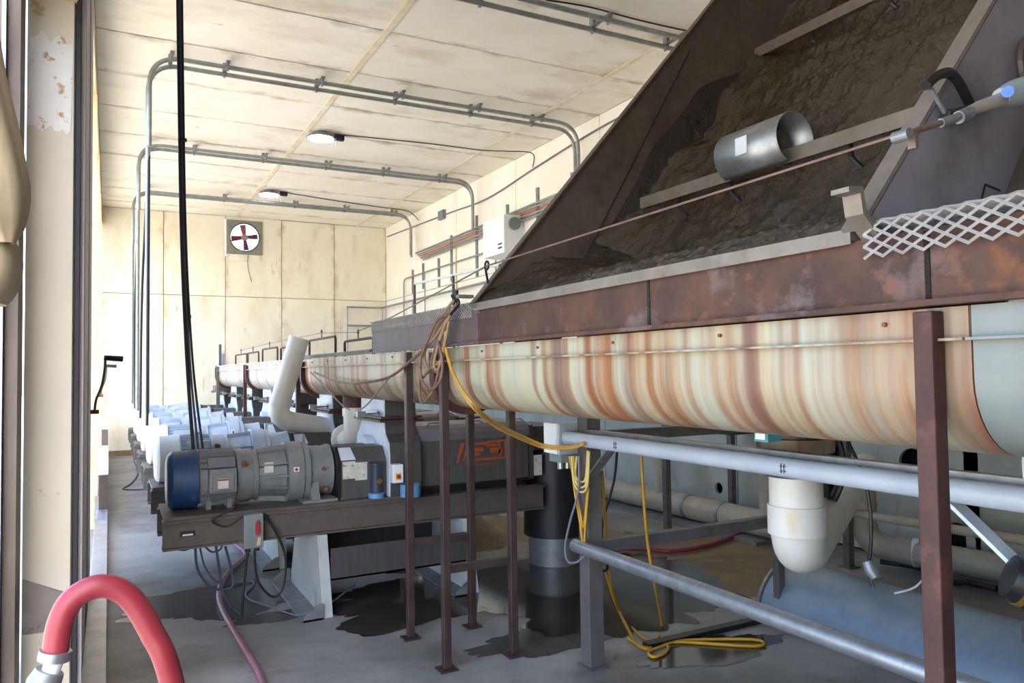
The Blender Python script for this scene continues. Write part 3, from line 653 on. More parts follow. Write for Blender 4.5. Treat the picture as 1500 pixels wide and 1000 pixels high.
o = MB().shell(rows).build('sludge_bed', 'sludge', hp, smooth=70); o['kind'] = 'stuff'
MB().cyl((2.55, 2.27, 1.302), (2.55, 2.27, 1.99), .13, n=24).build('outlet_spout', 'hopper', hp, smooth=40)
# crusted sludge on the far plate
rows = []
for i in range(41):
    t = i/40; x = 2.35+1.35*t; row = []
    wd = .05+.24*math.sin(math.pi*min(1, t*1.05))*(.7+.5*noise.noise(Vector((t*5, 0, 3))))
    for j in range(13):
        q = j/12; px_ = x-q*wd*.75; pz_ = zf(x)+q*wd*.9
        row.append((px_, YF-.004-.045*(1-q)**.7*(.6+.6*noise.noise(Vector((px_*14, 3, pz_*14)))), pz_))
    rows.append(row)
o = MB().shell(rows).build('sludge_crust', 'crust', hp, smooth=70); o['kind'] = 'stuff'
# spray bars across the hopper
for bxx, bz, nzs in ((2.67, 2.526, (3.1, 2.72, 2.05, 1.75)), (3.61, 3.567, (3.0, 2.5, 1.9))):
    sb = MB().box(bxx-.03, bxx+.03, YN+.002, YF-.001, bz+.025, bz+.032).box(bxx-.03, bxx-.023, YN+.002, YF-.001, bz-.03, bz+.025).build('spray_bar', 'lip', hp)
    MB().box(bxx-.02, bxx+.02, YN+.002, YF-.001, bz-.02, bz+.02).build('bar_core', 'hopper', sb)
    for y in nzs: MB().tube([(bxx, y, bz-.02), (bxx-.01, y-.01, bz-.08), (bxx+.02, y-.04, bz-.13)], .012, 7).build('nozzle', 'black', sb)
# bent stainless clip at the near corner
pts = [(1509, 280)]
ck = MB().prism([(0, 0), (.05, .005), (.06, -.045), (.13, -.115), (.12, -.125), (.048, -.06), (.04, -.012), (0, -.012)], (1.515, YN-.05, 2.015), (1, 0, 0), (0, 0, 1), (0, .05, 0)).build('corner_clip', 'lip', hp)
# galvanised half-round cover on the lower spray bar
rows = []
for y in (2.3, 2.68):
    row = []
    pr = [(-.03+.115*math.cos(math.radians(248-270*i/24)), .055+.115*math.sin(math.radians(248-270*i/24))) for i in range(25)]
    rows.append([(2.67+a, y, 2.54+b_) for a, b_ in pr])
cvr = thing('motor_cover', 'galvanised half-round sheet cover sitting on the spray bar over sludge', 'cover', (2.67, 2.44, 2.47))
MB().shell(rows).build('cover_sheet', 'galv', cvr, smooth=30, solid=.004)
MB().lathe((2.64, 2.38, 2.585), (0, 1, 0), [(0, .07), (.06, .105), (.28, .105)], 20).build('inner_bulkhead', 'sludge', cvr)
MB().prism([(-.05, .07), (.02, .07), (.02, .15), (-.05, .15)], (2.5255, 2.52, 2.49), (0, 1, 0), (0, 0, 1), (-.003, 0, 0)).build('sticker', 'whitepaint', cvr)
# G clamp on the near hopper edge
gc = thing('clamp', 'black cast G clamp screwed onto the hopper plate edge', 'clamp', PY(1370, 120, YN-.03))
def q_(px, py): return PY(px, py, YN-.035)
MB().tube(smooth_pts([q_(1356, 125), q_(1372, 111), q_(1390, 107), q_(1402, 117), q_(1412, 135), q_(1420, 152), q_(1418, 160), q_(1400, 166), q_(1385, 168)], 4), .014, 6).build('clamp_frame', 'black', gc)
MB().tube([q_(1364, 130), q_(1384, 165)], .006, 8).build('clamp_screw', 'galvd', gc)
# pull cord with its switch
pc = tag(T([(1.63, 1.115, 2.138), (1.64, 3.33, 2.113), (1.66, 4.78, 1.965), (1.78, 6.05, 1.925), (1.8, 7.25, 1.98), (1.8, 9.9, 1.98), (1.8, 12.2, 1.96)], .004, 6).build('pull_rope', 'copper'), 'thin red brown pull cord strung above the trough', 'rope')
ps = thing('pull_switch', 'grey cast pull-cord switch with round blue button and rod end', 'switch', PY(1490, 130, 1.1))
def q_(px, py): return PY(px, py, 1.1)
MB().tube([q_(1324, 198), q_(1345, 190), q_(1378, 180)], .008, 8).build('rod_end', 'copper', ps)
MB().tube([q_(1378, 180), q_(1400, 173), q_(1404, 170)], .011, 8).tube([q_(1404, 172), q_(1420, 165)], .016, 12).build('shackle', 'galvd', ps)
MB().tube([q_(1420, 163), q_(1436, 156), q_(1462, 148), q_(1480, 140)], [.013, .016, .019, .022], 10).build('switch_arm', 'pvcdirty', ps, smooth=40)
MB().tube([q_(1466, 143), q_(1482, 138), q_(1510, 130), q_(1560, 116)], [.024, .034, .038, .036], 12).build('switch_body', 'jboxgray', ps, smooth=40)
MB().cyl(PY(1476, 134, 1.075), PY(1476, 134, 1.05), .014).build('button', 'bluebtn', ps)
MB().cyl(q_(1321, 199)+V(0, .02, 0), q_(1321, 199)-V(0, .02, 0), .014).build('thimble', 'galvd', ps)
MB().bar(q_(1337, 195), q_(1338, 218), .012, .02).build('stop_tab', 'copper', ps)
# eye bolt at the hopper tip
tag(MB().tube([(1.64+.0, 3.33+.02*math.cos(t*math.pi/6), 2.115+.02*math.sin(t*math.pi/6)) for t in range(12)], .006, 6, True).tube([(1.64, 3.345, 2.1), (1.68, 3.40, 2.035)], .006, 6).build('eye_bolt', 'black'), 'black eye bolt carrying the pull cord at the hopper tip', 'bolt')

# ================================================================== ROPES AND CABLES AT THE FIRST JOINT
def cab(name, pts, r, mat, lab, cat='cable', group=None, k=6, n=7): return tag(T(smooth_pts(pts, k), r, n).build(name, mat, smooth=60), lab, cat, group)
XB = XT0-.06
def pb(*ps, x=XB): return [PX(a, b_, x) for a, b_ in ps]
bun = thing('cable_bundle', 'tangled bundle of brown ropes and cables draped over the trough joint', 'cable', PX(645, 500, XB))
for i, (ps_, mt_) in enumerate(((((668, 437), (655, 452), (640, 478), (628, 505), (600, 530), (560, 556), (500, 560), (460, 545)), 'cable_tan'),
    (((670, 445), (648, 470), (632, 500), (606, 524), (570, 552), (520, 562)), 'cable_brown'),
    (((666, 450), (650, 480), (634, 520), (632, 535), (640, 545), (648, 530), (650, 500)), 'cable_brown'),
    (((664, 452), (640, 490), (622, 515), (628, 540), (650, 520), (652, 480)), 'cable_tan'),
    (((660, 455), (645, 500), (630, 540), (615, 560), (618, 590), (635, 570 + 0), (645, 530)), 'cable_brown'),
    (((662, 458), (648, 485), (636, 530), (642, 540), (652, 500), (658, 470)), 'cable_tan'),
    (((668, 440), (662, 433), (668, 436), (672, 445), (660, 460)), 'black'),
    (((655, 462), (640, 470), (618, 520), (616, 545), (622, 565), (634, 569), (645, 556), (648, 530), (642, 500)), 'cable_brown'))):
    T(smooth_pts([PX(a, b_, XB-.006*i) for a, b_ in ps_], 6), .008, 6).build('strand', mt_, bun, smooth=60)
MB().cyl(PX(668, 445, XB+.02), PX(668, 425, XB+.02), .012).build('hook', 'black', bun)
slc = thing('power_cable', 'yellow and tan power cables slung from the trough joint to the junction box', 'cable', PX(765, 650, 1.95))
for i, off in enumerate((0, 3, 6)):
    T(smooth_pts([PX(652, 505+off, XB-.02), PX(664, 545+off, XB-.02), PX(690, 588+off, XB), PX(725, 618+off, 1.75), PX(765, 638+off, 1.95), PX(800, 652+off*.7, 2.1), PX(838, 653+off*.5, 2.16), PX(856, 648+off*.4, 2.17)], 6), .006, 7).build('strand', 'cable_yel' if i != 1 else 'cable_tan', slc, smooth=60)
for i, ps_ in enumerate((((455, 545), (470, 560), (500, 592), (512, 600)), ((575, 548), (556, 570), (540, 590), (528, 600)))):
    cab('sensor_cable', [PX(a, b_, XB) for a, b_ in ps_], .005, 'cable_tan', ('thin tan sensor cable ending at the white elbow from the upright pipe side', 'thin tan sensor cable ending at the white elbow from the rope bundle side')[i], 'cable')

# ================================================================== WHITE PVC PIPES
def pipe(name, pts, r, mat, lab, rr=.15, n=24, collars=(), cat='pipe'):
    t = thing(name, lab, cat, min((Vector(p) for p in pts), key=lambda p: p.z))
    MB().tube(route(pts, rr, 10), r, n).build('pipe_run', mat, t, smooth=40)
    for a, b_, r2 in collars: MB().cyl(a, b_, r2, n=n).build('collar', mat, t, smooth=40)
    return t
pipe('upright_pipe', [(1.49, 6.8, 1.91), (1.29, 6.85, 1.20), (1.765, 6.95, 1.10)], .088, 'pvc', 'white plastic elbow pipe leaning up beside the pale trough', .16, collars=[((1.345, 6.837, 1.39), (1.32, 6.843, 1.30), .094)])
e2 = pipe('elbow_pipe', [(1.8, 6.15, 1.31), (1.8, 6.15, 1.03), (1.8, 6.42, 1.03)], .095, 'pvc', 'white plastic elbow hanging below the trough between two chutes', .13, collars=[((1.8, 6.15, 1.305), (1.8, 6.15, 1.24), .104), ((1.8, 6.38, 1.03), (1.8, 6.43, 1.03), .13)])
DX, DY = 2.55, 2.27
dp = pipe('drop_pipe', [(DX, DY, 1.27), (DX, DY, .81), (4.0, 3.2, .80), (5.24, 3.98, .80)], .108, 'pvc', 'white plastic drop pipe with elbow behind the rails under the trough', .17, collars=[((DX, DY, 1.02), (DX, DY, .90), .117)])
MB().cyl((DX, DY, 1.30), (DX, DY, 1.245), .155, n=28).build('top_flange', 'trough', dp, smooth=40)
MB().cyl((DX, DY, 1.245), (DX, DY, 1.14), .118, n=28).build('coupling', 'duskblue', dp, smooth=40)
MB().cyl((DX-.09, DY-.08, 1.215), (DX-.11, DY-.1, 1.215), .012, n=8).build('clamp_bolt', 'galv', dp)
# floor pipe along the right wall
fp = thing('floor_pipe', 'dusty white large plastic pipe lying along the right wall base', 'pipe', (5.32, 6.5, 0))
MB().tube([(5.32, 4.75, .16), (5.32, 8.2, .16)], .12, 24).build('pipe_run', 'pvcdirty', fp, smooth=40)
for y in (6.55, 5.05):
    MB().tube([(5.32, y, .2), (5.32, y, .78)], .085, 20).tube([(5.32, y, .42), (5.32, y, .46)], .09, 20).build('riser', 'pvcdirty', fp, smooth=40)
for y in (6.12, 5.62): MB().tube([(5.32, y-.02, .16), (5.32, y+.02, .16)], .126, 24).build('pipe_strap', 'galvd', fp, smooth=40)
MB().box(5.1, 5.5, 5.0, 8.1, 0, .035).build('pipe_cradle', 'galvd', fp)
vp = pipe('wall_pipe', [(5.36, 4.1, .86), (5.36, 4.1, .17), (5.5, 3.2, .17), (5.5, 2.2, .17)], .1, 'pvcdirty', 'dusty white pipe turning down to the floor below the wall holes', .2, collars=[((5.36, 4.1, .5), (5.36, 4.1, .47), .106)])
MB().tube([(5.42, 3.72, .17), (5.44, 3.68, .17)], .108, 20).build('pipe_strap', 'white', vp, smooth=40)

# ================================================================== RAIL FRAME IN FRONT OF THE TROUGH
rf = thing('guard_frame', 'grey steel guard frame with round rails along the trough', 'railing', (2.316, 3.47, 0))
MB().box(2.27, 2.362, 3.424, 3.516, .008, 1.37).box(2.25, 2.382, 3.404, 3.536, 0, .008).build('post', 'grayframe', rf, bevel=.004)
MB().tube([(2.235, 3.56, 1.222), (2.235, -1.0, 1.222)], .037, 20).build('upper_rail', 'pvcgray', rf, smooth=40)
MB().box(2.27, 2.31, -1.0, 3.424, 1.255, 1.275).build('rail_angle', 'galvd', rf)
MB().tube([(2.235, 3.50, .648), (2.235, -1.0, .648)], .036, 20).build('lower_rail', 'galv', rf, smooth=40)
MB().box(2.362, 3.72, 3.44, 3.5, .6, .665).build('cross_bar', 'grayframe', rf); MB().box(2.362, 3.72, 3.44, 3.5, 1.2, 1.26).build('cross_bar', 'grayframe', rf)
MB().box(3.70, 3.75, 3.445, 3.495, 0, 1.3).build('post', 'grayframe', rf)
MB().bar((2.30, 3.43, 1.02), (2.30, 3.22, 1.2), .012, .06, (1, 0, 0)).build('brace', 'galv', rf)
MB().box(2.28, 2.35, 1.17, 1.225, 0, 1.35).build('post', 'whitepaint', rf)
MB().bar((2.30, 1.23, 1.0), (2.30, 1.47, 1.2), .012, .06, (1, 0, 0)).build('brace', 'whitepaint', rf)
for y in (2.0, 3.05):
    mk = MB()
    for k in (0, .014): mk.box(2.1965, 2.199, y+.008+k, y+.0105+k, 1.205, 1.24)
    for z in (1.212, 1.229): mk.box(2.1962, 2.1988, y, y+.03, z, z+.0022)
    mk.build('pipe_print', 'black', rf)['kind'] = 'stuff'
# junction box at the end of the rail
jb = thing('junction_box', 'pale grey junction box with cable glands at the rail end', 'box', (2.26, 3.62, 1.1))
MB().box(2.185, 2.33, 3.57, 3.72, 1.13, 1.30).build('box_body', 'jboxgray', jb, bevel=.006)
MB().box(2.175, 2.186, 3.575, 3.715, 1.135, 1.30).build('box_lid', 'boxwhite', jb)
MB().box(2.2, 2.32, 3.575, 3.7, 1.085, 1.13).build('gland_plate', 'boxgray', jb)
for i in range(3): MB().cyl((2.21+.045*i, 3.6, 1.085), (2.21+.045*i, 3.6, 1.05), .016, n=10).build('gland', 'galv', jb)
def jc(*ps, x=2.25): return [PX(a, b_, x) for a, b_ in ps]
for i, (ps_, mt_) in enumerate(((((834, 668), (840, 700), (850, 750), (855, 770), (862, 700), (861, 665)), 'cable_yel'), (((836, 668), (842, 720), (849, 760), (855, 800), (858, 760), (862, 715)), 'cable_yel'),
    (((845, 668), (843, 695), (850, 705), (858, 700), (861, 660)), 'cable_pale'), (((840, 668), (842, 700), (850, 713), (859, 706), (862, 660)), 'cable_pale'), (((838, 668), (841, 706), (850, 720), (860, 712), (863, 662)), 'cable_pale'),
    (((848, 668), (847, 720), (836, 760), (828, 800), (832, 822), (845, 823), (855, 815)), 'cable_gray'))):
    cab('hanging_cable', jc(*ps_, x=2.245-.008*i), .0065, mt_, ('deep yellow cable loop at the junction box, shorter of two', 'deep yellow cable loop at the junction box, longer of two', 'pale yellow cable loop, topmost of three below the junction box', 'pale yellow cable loop, middle of three below the junction box', 'pale yellow cable loop, lowest of three below the junction box', 'grey cable loop hanging lowest below the junction box')[i], 'cable', 'cable loops at the junction box')
F_ = lambda a, b_: PZ(a, b_, .012)
cab('floor_cable', [PX(882, 690, 2.4), PX(886, 760, 2.45), PX(893, 840, 2.5), F_(908, 895), F_(935, 928), F_(960, 940), F_(1000, 940), F_(1060, 944), F_(1110, 946), F_(1118, 940), F_(1090, 936), F_(1000, 938), F_(965, 948), F_(950, 955), F_(958, 962), F_(975, 955), F_(978, 945), F_(962, 937), F_(950, 950), F_(935, 945), F_(925, 930), F_(900, 880), F_(884, 830)], .009, 'cable_yel', 'yellow cable dropping behind the post and looped on the wet floor')
cab('floor_cable', [PX(938, 640, 2.6), PX(941, 700, 2.6), PX(948, 790, 2.65), PX(958, 850, 2.7), F_(969, 915), F_(962, 936), F_(945, 948), F_(920, 935)], .009, 'cable_yel', 'yellow cable hanging over the cross bar down to the floor coil')
cab('black_cable', [PX(905, 640, 2.6), PX(900, 700, 2.6), PX(884, 760, 2.55), PX(882, 790, 2.5), PX(890, 830, 2.45), PX(880, 836, 2.42)], .008, 'black', 'black cable hanging behind the guard frame post')
cab('floor_hose', [F_(870, 815), PZ(900, 805, .03), PZ(940, 803, .03), PZ(980, 807, .03), PZ(1030, 800, .03), PZ(1075, 785, .03), PZ(1110, 768, .03), PZ(1122, 762, .1)], .022, 'hose_dark', 'dark red hose lying on the floor behind the guard frame', 'hose')
# half-round steel channel lying on the floor
R_ = .30; XM = 3.67+R_
tk = thing('half_round_tank', 'blue grey half-round steel shell lying on the floor by the guard frame', 'tank', (XM, 2.2, 0))
pr = [(XM-R_*math.cos(math.pi*i/24), R_*math.sin(math.pi*i/24)) for i in range(25)]
MB().prism(pr, (0, -.8, .02), (1, 0, 0), (0, 0, 1), (0, 4.38, 0)).build('shell', 'tank', tk, smooth=30)
pr2 = [(XM-(R_+.015)*math.cos(math.pi*i/24), (R_+.015)*math.sin(math.pi*i/24)) for i in range(25)]
MB().prism(pr2, (0, 3.585, .02), (1, 0, 0), (0, 0, 1), (0, .02, 0)).build('end_rim', 'galvd', tk, smooth=30)
MB().box(3.62, 3.68, -.8, 3.6, 0, .03).build('base_angle', 'grayframe', tk)
tag(B(2.72, 3.6, 3.5, 3.56, 0, .03).build('floor_bar', 'black'), 'black flat bar lying on the wet floor behind the yellow cable', 'bar')
# back frame posts near the wall
for x, y, z0, z1, lb in ((4.8, 5.85, 0, 1.35, 'grey square strut standing in front of the floor pipe'), (5.2, 4.12, 0, 1.4, 'grey square strut standing by the wall pipe elbow'), (5.6, 5.8, 0, 1.3, 'grey square strut standing against the wall by the small hole')):
    st = thing('floor_strut', lb, 'post', (x, y, 0), 'struts near the right wall')
    MB().box(x-.03, x+.03, y-.03, y+.03, z0, z1).build('upright', 'grayframe', st, bevel=.003)
    MB().box(x-.06, x+.06, y-.06, y+.06, 0, .008).build('foot_plate', 'grayframe', st)
tag(T([(5.25, 4.3, .42), (5.45, 2.0, .42)], .035, 16).build('wall_rail', 'pvcdirty', smooth=40), 'dusty round rail pipe below the wall holes', 'pipe')
pm = thing('pump_motor', 'dark pump motor with white band behind the upper rail', 'motor', (5.4, 5.6, .94))
MB().cyl((5.05, 5.62, 1.10), (5.6, 5.6, 1.09), .12, n=24).build('motor_body', 'duskblue', pm, smooth=40)
MB().cyl((5.2, 5.615, 1.097), (5.29, 5.612, 1.095), .125, n=24).build('motor_band', 'white', pm, smooth=40)
MB().box(5.3, 5.755, 5.5, 5.72, .94, .97).build('wall_bracket', 'chute', pm)
mt_ = thing('meter', 'small teal digital meter fixed under the trough near the drop pipe', 'meter', PX(1100, 640, 1.95))
MB().box(1.90, 1.96, 1.80, 1.86, 1.352, 1.386).build('meter_body', 'teal', mt_); MB().box(1.895, 1.9, 1.808, 1.85, 1.36, 1.38).build('meter_display', 'white', mt_)
ck = thing('cable_coil', 'black cable coil hanging behind the white drop pipe', 'cable', PX(1215, 700, 3.3))
for i in range(6): T(smooth_pts([PX(1228-3*i, 642, 3.3+.01*i), PX(1216-4*i, 680, 3.3), PX(1212-2*i, 728-3*i, 3.3+.01*i), PX(1222-2*i, 735-4*i, 3.32), PX(1238-4*i, 690, 3.33+.01*i)], 6, True), .011, 6, True).build('coil_loop', 'black', ck)
pg = thing('hanging_plug', 'grey plug on a black cable hanging by the rusty post', 'plug', PX(1275, 830, 2.7))
T(smooth_pts([PX(1240, 642, 2.7), PX(1262, 690, 2.7), PX(1274, 740, 2.7), PX(1276, 790, 2.7), PX(1273, 822, 2.7)], 6), .007, 6).build('plug_cable', 'black', pg)
MB().tube([PX(1271, 822, 2.7), PX(1276, 835, 2.7), PX(1283, 847, 2.7)], [.022, .026, .018], 10).build('plug_body', 'galvd', pg, smooth=40)
T([PX(1274, 845, 2.7), PX(1279, 860, 2.7)], .006, 6).build('plug_tail', 'black', pg)
for i, ps_ in enumerate((((1300, 772), (1320, 768), (1340, 790), (1370, 845), (1420, 852)), ((1290, 822), (1340, 830), (1400, 848), (1460, 862)))):
    cab('wall_hose', [PZ(a, b_, .1-.04*i) for a, b_ in ps_], .022, 'rubber', ('black hose arched over the wall pipe elbow', 'black hose trailing flat on the floor near the wall pipe')[i], 'hose')
cab('thin_wire', [PX(1310, 869, 3.9), PX(1340, 860, 3.95), PX(1358, 840, 3.9), PX(1372, 820, 3.9)], .006, 'white', 'thin white wire rising from the half-round shell', 'wire')
kn = thing('black_valve_cap', 'black round cap with brass band fixed to the pale end post', 'valve', (2.2, 1.15, .95))
c0 = PX(1478, 842, 2.2); c1 = PX(1515, 858, 2.24)
MB().lathe(c0, c1-c0, [(-.01, .03), (0, .06), (.03, .068), (.04, .07), (.12, .07)], 28).build('cap_body', 'black', kn, smooth=40)
MB().lathe(c0, c1-c0, [(.03, .066), (.03, .0715), (.045, .0715), (.045, .066)], 28).build('brass_band', 'brass', kn, smooth=40)
MB().box(2.2, 2.29, 1.15, 1.2, .84, .9).build('cap_bracket', 'black', kn)

# ================================================================== CEILING CONDUITS, LIGHTS, WIRES
def run(y, lab, xs, xl, zl, two=True, drop=3.9, xend=5.62):
    t = thing('conduit_run', lab, 'conduit', (2.5, y, 4.8), 'conduit runs across the ceiling')
    for i, (dy, dz) in enumerate(((0, 0), (-.27, -.02)) if two else ((0, 0),)):
        yy = y+dy; zz = 4.86+dz
        if xl is None: a = [(2.0, yy, zz)]
        else: a = [(xl, yy+.0, zl if i == 0 else 3.9), (xl, yy, zz)]
        bb = [(xend-.12*i, yy, zz)] + ([(xend-.12*i, yy, drop)] if drop else [])
        T(route(a+bb, .32, 8), .024, 12).build('conduit_pipe', 'conduit', t, smooth=40)
    for x in xs:
        MB().box(x-.02, x+.02, y-.32 if two else y-.04, y+.05, 4.885, 4.9).box(x-.02, x+.02, y-.03, y+.03, 4.9, ZC).box(x-.012, x+.012, y-.028, y+.028, 4.83, 4.886).build('hanger_clamp', 'galvd', t)
        if two: MB().box(x-.012, x+.012, y-.3, y-.24, 4.81, 4.886).build('hanger_clamp', 'galvd', t)
    return t
run(8.64, 'twin grey conduits across the ceiling on the hopper side of the nearer lamp', (.56, 1.1, 2.1, 3.05, 4.05, 4.95), .35, 1.2, drop=3.6)
run(11.95, 'twin grey conduits across the ceiling between the two lamps', (.5, 1.1, 2.08, 3.05, 4.0, 5.0), .36, 1.1, drop=4.05)
run(15.0, 'grey conduits across the ceiling nearest the end wall', (.6, 1.9, 3.2, 4.2, 5.2), .37, 1.1, drop=4.0)
run(5.95, 'twin grey conduits across the ceiling nearest the hopper top', (2.9, 4.1, 5.0), None, 0, drop=None, xend=5.7)
mcb = thing('motor_cable', 'thick black cable bundle hanging from the ceiling to the blue-cowled motor', 'cable', (.52, 5.62, 1.1))
for i, (r, mt_) in enumerate(((.012, 'rubber'), (.008, 'cable_blue'), (.008, 'rubber'))):
    T(smooth_pts([(.43+.015*i, 6.0, ZC), (.445+.014*i, 5.98, 3.8), (.46+.014*i, 5.9, 2.6), (.485+.018*i, 5.75, 1.7), (.515+.03*i, 5.62, 1.09)], 8), r, 8).build('strand', mt_, mcb, smooth=60)
for z, y, x in ((3.3, 5.95, .465), (2.0, 5.81, .485)): MB().lathe((x+.008, y, z), (0, 0, 1), [(0, .026), (.02, .026)], 12).build('cable_tie', 'black', mcb)
for k, (x, y, zt) in enumerate(((.34, 8.2, 1.1), (.33, 9.7, 1.1), (.35, 12.5, 1.1))):
    cab('drop_cable', [(.36, (8.64, 8.64, 11.95)[k], 3.9), (.345, y+.2, 2.6), (x, y+.15, zt)], .014, 'rubber', 'black cable dropping from a ceiling conduit to the %s motor counting from the blue one' % ('third', 'fourth', 'sixth')[k], 'cable', 'cables dropping to the white motors')
def lamp(x, y, lab):
    t = thing('ceiling_lamp', lab, 'lamp', (x, y, 4.86), 'round ceiling lamps')
    MB().lathe((x, y, ZC), (0, 0, -1), [(0, .09), (.03, .1), (.05, .17), (.085, .2), (.09, .19)], 32).build('lamp_housing', 'galv', t, smooth=40)
    MB().lathe((x, y, ZC), (0, 0, -1), [(.085, .185), (.10, .17), (.115, .10)], 32).build('diffuser', 'lampglow', t, smooth=40)
    MB().box(x+.2, x+.33, y-.04, y+.04, 4.90, ZC).build('driver_box', 'black', t)
    T(smooth_pts([(x+.15, y-.1, 4.9), (x+.14, y-.16, 4.8), (x+.17, y-.14, 4.75), (x+.19, y-.1, 4.9)], 5), .004, 5).build('safety_wire', 'galvd', t)
lamp(2.62, 10.56, 'lit round ceiling lamp nearer the hopper, dark soot above'); lamp(2.6, 14.35, 'lit round ceiling lamp nearer the fan wall')
cab('ceiling_wire', [(2.9, 10.5, 4.965), (3.6, 10.4, 4.96), (4.3, 10.35, 4.965), (5.0, 10.3, 4.955), (5.35, 10.1, 4.93), (5.7, 9.95, 4.9), (5.73, 10.0, 4.7)], .008, 'black', 'thin black wire running from the nearer lamp to the wall', 'wire')
cab('ceiling_wire', [(2.9, 14.35, 4.965), (3.8, 14.6, 4.965), (4.8, 14.8, 4.96), (5.5, 14.9, 4.95), (5.72, 14.8, 4.75)], .008, 'black', 'thin black wire running from the farther lamp to the wall', 'wire')
cab('ceiling_wire', [PZ(800, 0, 4.96), PZ(862, 10, 4.96), PZ(930, 28, 4.96), PZ(1000, 44, 4.96), (5.5, 5.7, 4.96)], .008, 'black', 'thin black wire stapled to the ceiling above the hopper', 'wire')
cab('wall_wire', [(5.735, 16.9, 4.75), (5.735, 13.4, 4.62), (5.735, 11.6, 4.55), (5.735, 9.9, 4.68), (5.735, 8.4, 4.78), (5.735, 7.4, 4.8)], .013, 'cable_gray', 'grey cable running high along the right wall', 'cable')
tag(B(5.69, 5.755, 13.45, 13.7, 4.55, 4.72).build('wall_junction_box', 'boxgray'), 'small grey box on the high wall cable', 'box')

# ================================================================== RIGHT WALL SERVICES
tr_ = thing('wall_conduits', 'bundle of grey and orange conduits along the right wall', 'conduit', (5.7, 11, 3.95))
for i, (z, mt_, r) in enumerate(((4.08, 'conduit', .02), (4.03, 'conduit', .016), (3.985, 'orange', .012), (3.94, 'conduit', .022), (3.89, 'conduit', .016))):
    T([(5.70, 14.95-.1*i, z), (5.70, 7.0, z+.06)], r, 8).build('conduit_pipe', mt_, tr_, smooth=40)
for i, (y, z0, z1) in enumerate(((15.25, 3.26, 3.77), (14.64, 3.3, 3.83), (13.8, 3.25, 3.82), (13.17, 3.3, 4.17), (12.05, 3.26, 4.34), (10.87, 3.5, 4.3), (9.88, 3.6, 4.36), (8.9, 3.6, 4.36))):
    tag(B(5.725, 5.756, y-.03, y+.03, z0, z1).build('wall_strut', 'galvd'), 'upright slotted strut on the right wall, '+('first from the end wall', 'second from the end wall', 'third from the end wall', 'fourth from the end wall, behind the yellow cable', 'next to the white cabinet on its fan-wall side', 'directly behind the white cabinet', 'first past the white cabinet', 'second past the white cabinet')[i], 'strut', 'struts on the right wall')
tag(T(route([(5.70, 15.7, 2.2), (5.70, 15.7, 3.62), (5.70, 8.5, 3.62)], .15), .016, 8).build('thin_conduit', 'conduit', smooth=40), 'thin grey conduit below the wall bundle bent down at its far end', 'conduit')
for k, (y, z) in enumerate(((13.0, 3.62), (11.2, 3.62), (14.4, 3.62))):
    tag(T([(5.68, y, z), (5.68, y, 2.2)], .014, 8).build('drop_conduit', 'conduit', smooth=40), ('thin conduit dropping down the right wall beside the yellow cable', 'thin conduit dropping down the right wall below the white cabinet', 'thin conduit dropping down the right wall nearest the end wall')[k], 'conduit')
cab('yellow_drop', [(5.64, 12.7, 3.9), (5.6, 12.65, 3.5), (5.6, 12.6, 2.9), (5.6, 12.6, 2.3)], .012, 'cable_pale', 'pale yellow cable hanging down the right wall')
eb = thing('electrical_box', 'white wall cabinet with black vents and side fan', 'box', (5.6, 10.6, 3.45))
MB().box(5.4, 5.755, 10.35, 11.1, 3.42, 4.02).build('cabinet_body', 'boxwhite', eb, bevel=.01)
for z in (3.56, 3.50): MB().box(5.395, 5.4, 10.42, 10.55, z, z+.025).build('vent', 'black', eb)
MB().cyl((5.58, 10.35, 3.88), (5.58, 10.31, 3.88), .1, n=20).build('side_fan', 'boxgray', eb, smooth=40)
# guard rails of the platform along the wall
gr = thing('platform_rail', 'grey pipe guard rail along the right wall and end wall', 'railing', (5.6, 15, 1.9))
zt = 3.08
for z in (zt, zt-.42): MB().tube(route([(4.77, 16.9, z), (5.6, 16.9, z), (5.6, 9.0, z)], .03), .022, 10).build('rail_pipe', 'galv', gr, smooth=40)
for x, y in ((4.77, 16.9), (5.6, 16.9), (5.6, 14.9), (5.6, 12.6), (5.6, 10.4)): MB().tube([(x, y, 1.6), (x, y, zt)], .022, 10).build('rail_post', 'galv', gr, smooth=40)
MB().box(4.7, 5.755, 7.0, 17.0, 1.5, 1.6).build('platform_deck', 'galvd', gr)
g2 = thing('stair_rail', 'grey square tube rail standing in front of the wall rail', 'railing', (5.0, 13.2, 1.6))
for z in (3.22, 2.62): MB().bar((5.0, 13.2, z), (5.3, 10.3, z), .035, .035).build('rail_tube', 'whitepaint', g2)
for x, y in ((5.0, 13.2), (5.15, 11.75), (5.3, 10.3)): MB().bar((x, y, 1.6), (x, y, 3.22), .04, .04).build('rail_post', 'grayframe', g2)
tag(MB().box(5.2, 5.3, 12.6, 13.0, 2.52, 2.58).build('wall_light', 'galvd'), 'small grey light fitting on the stair rail', 'lamp')

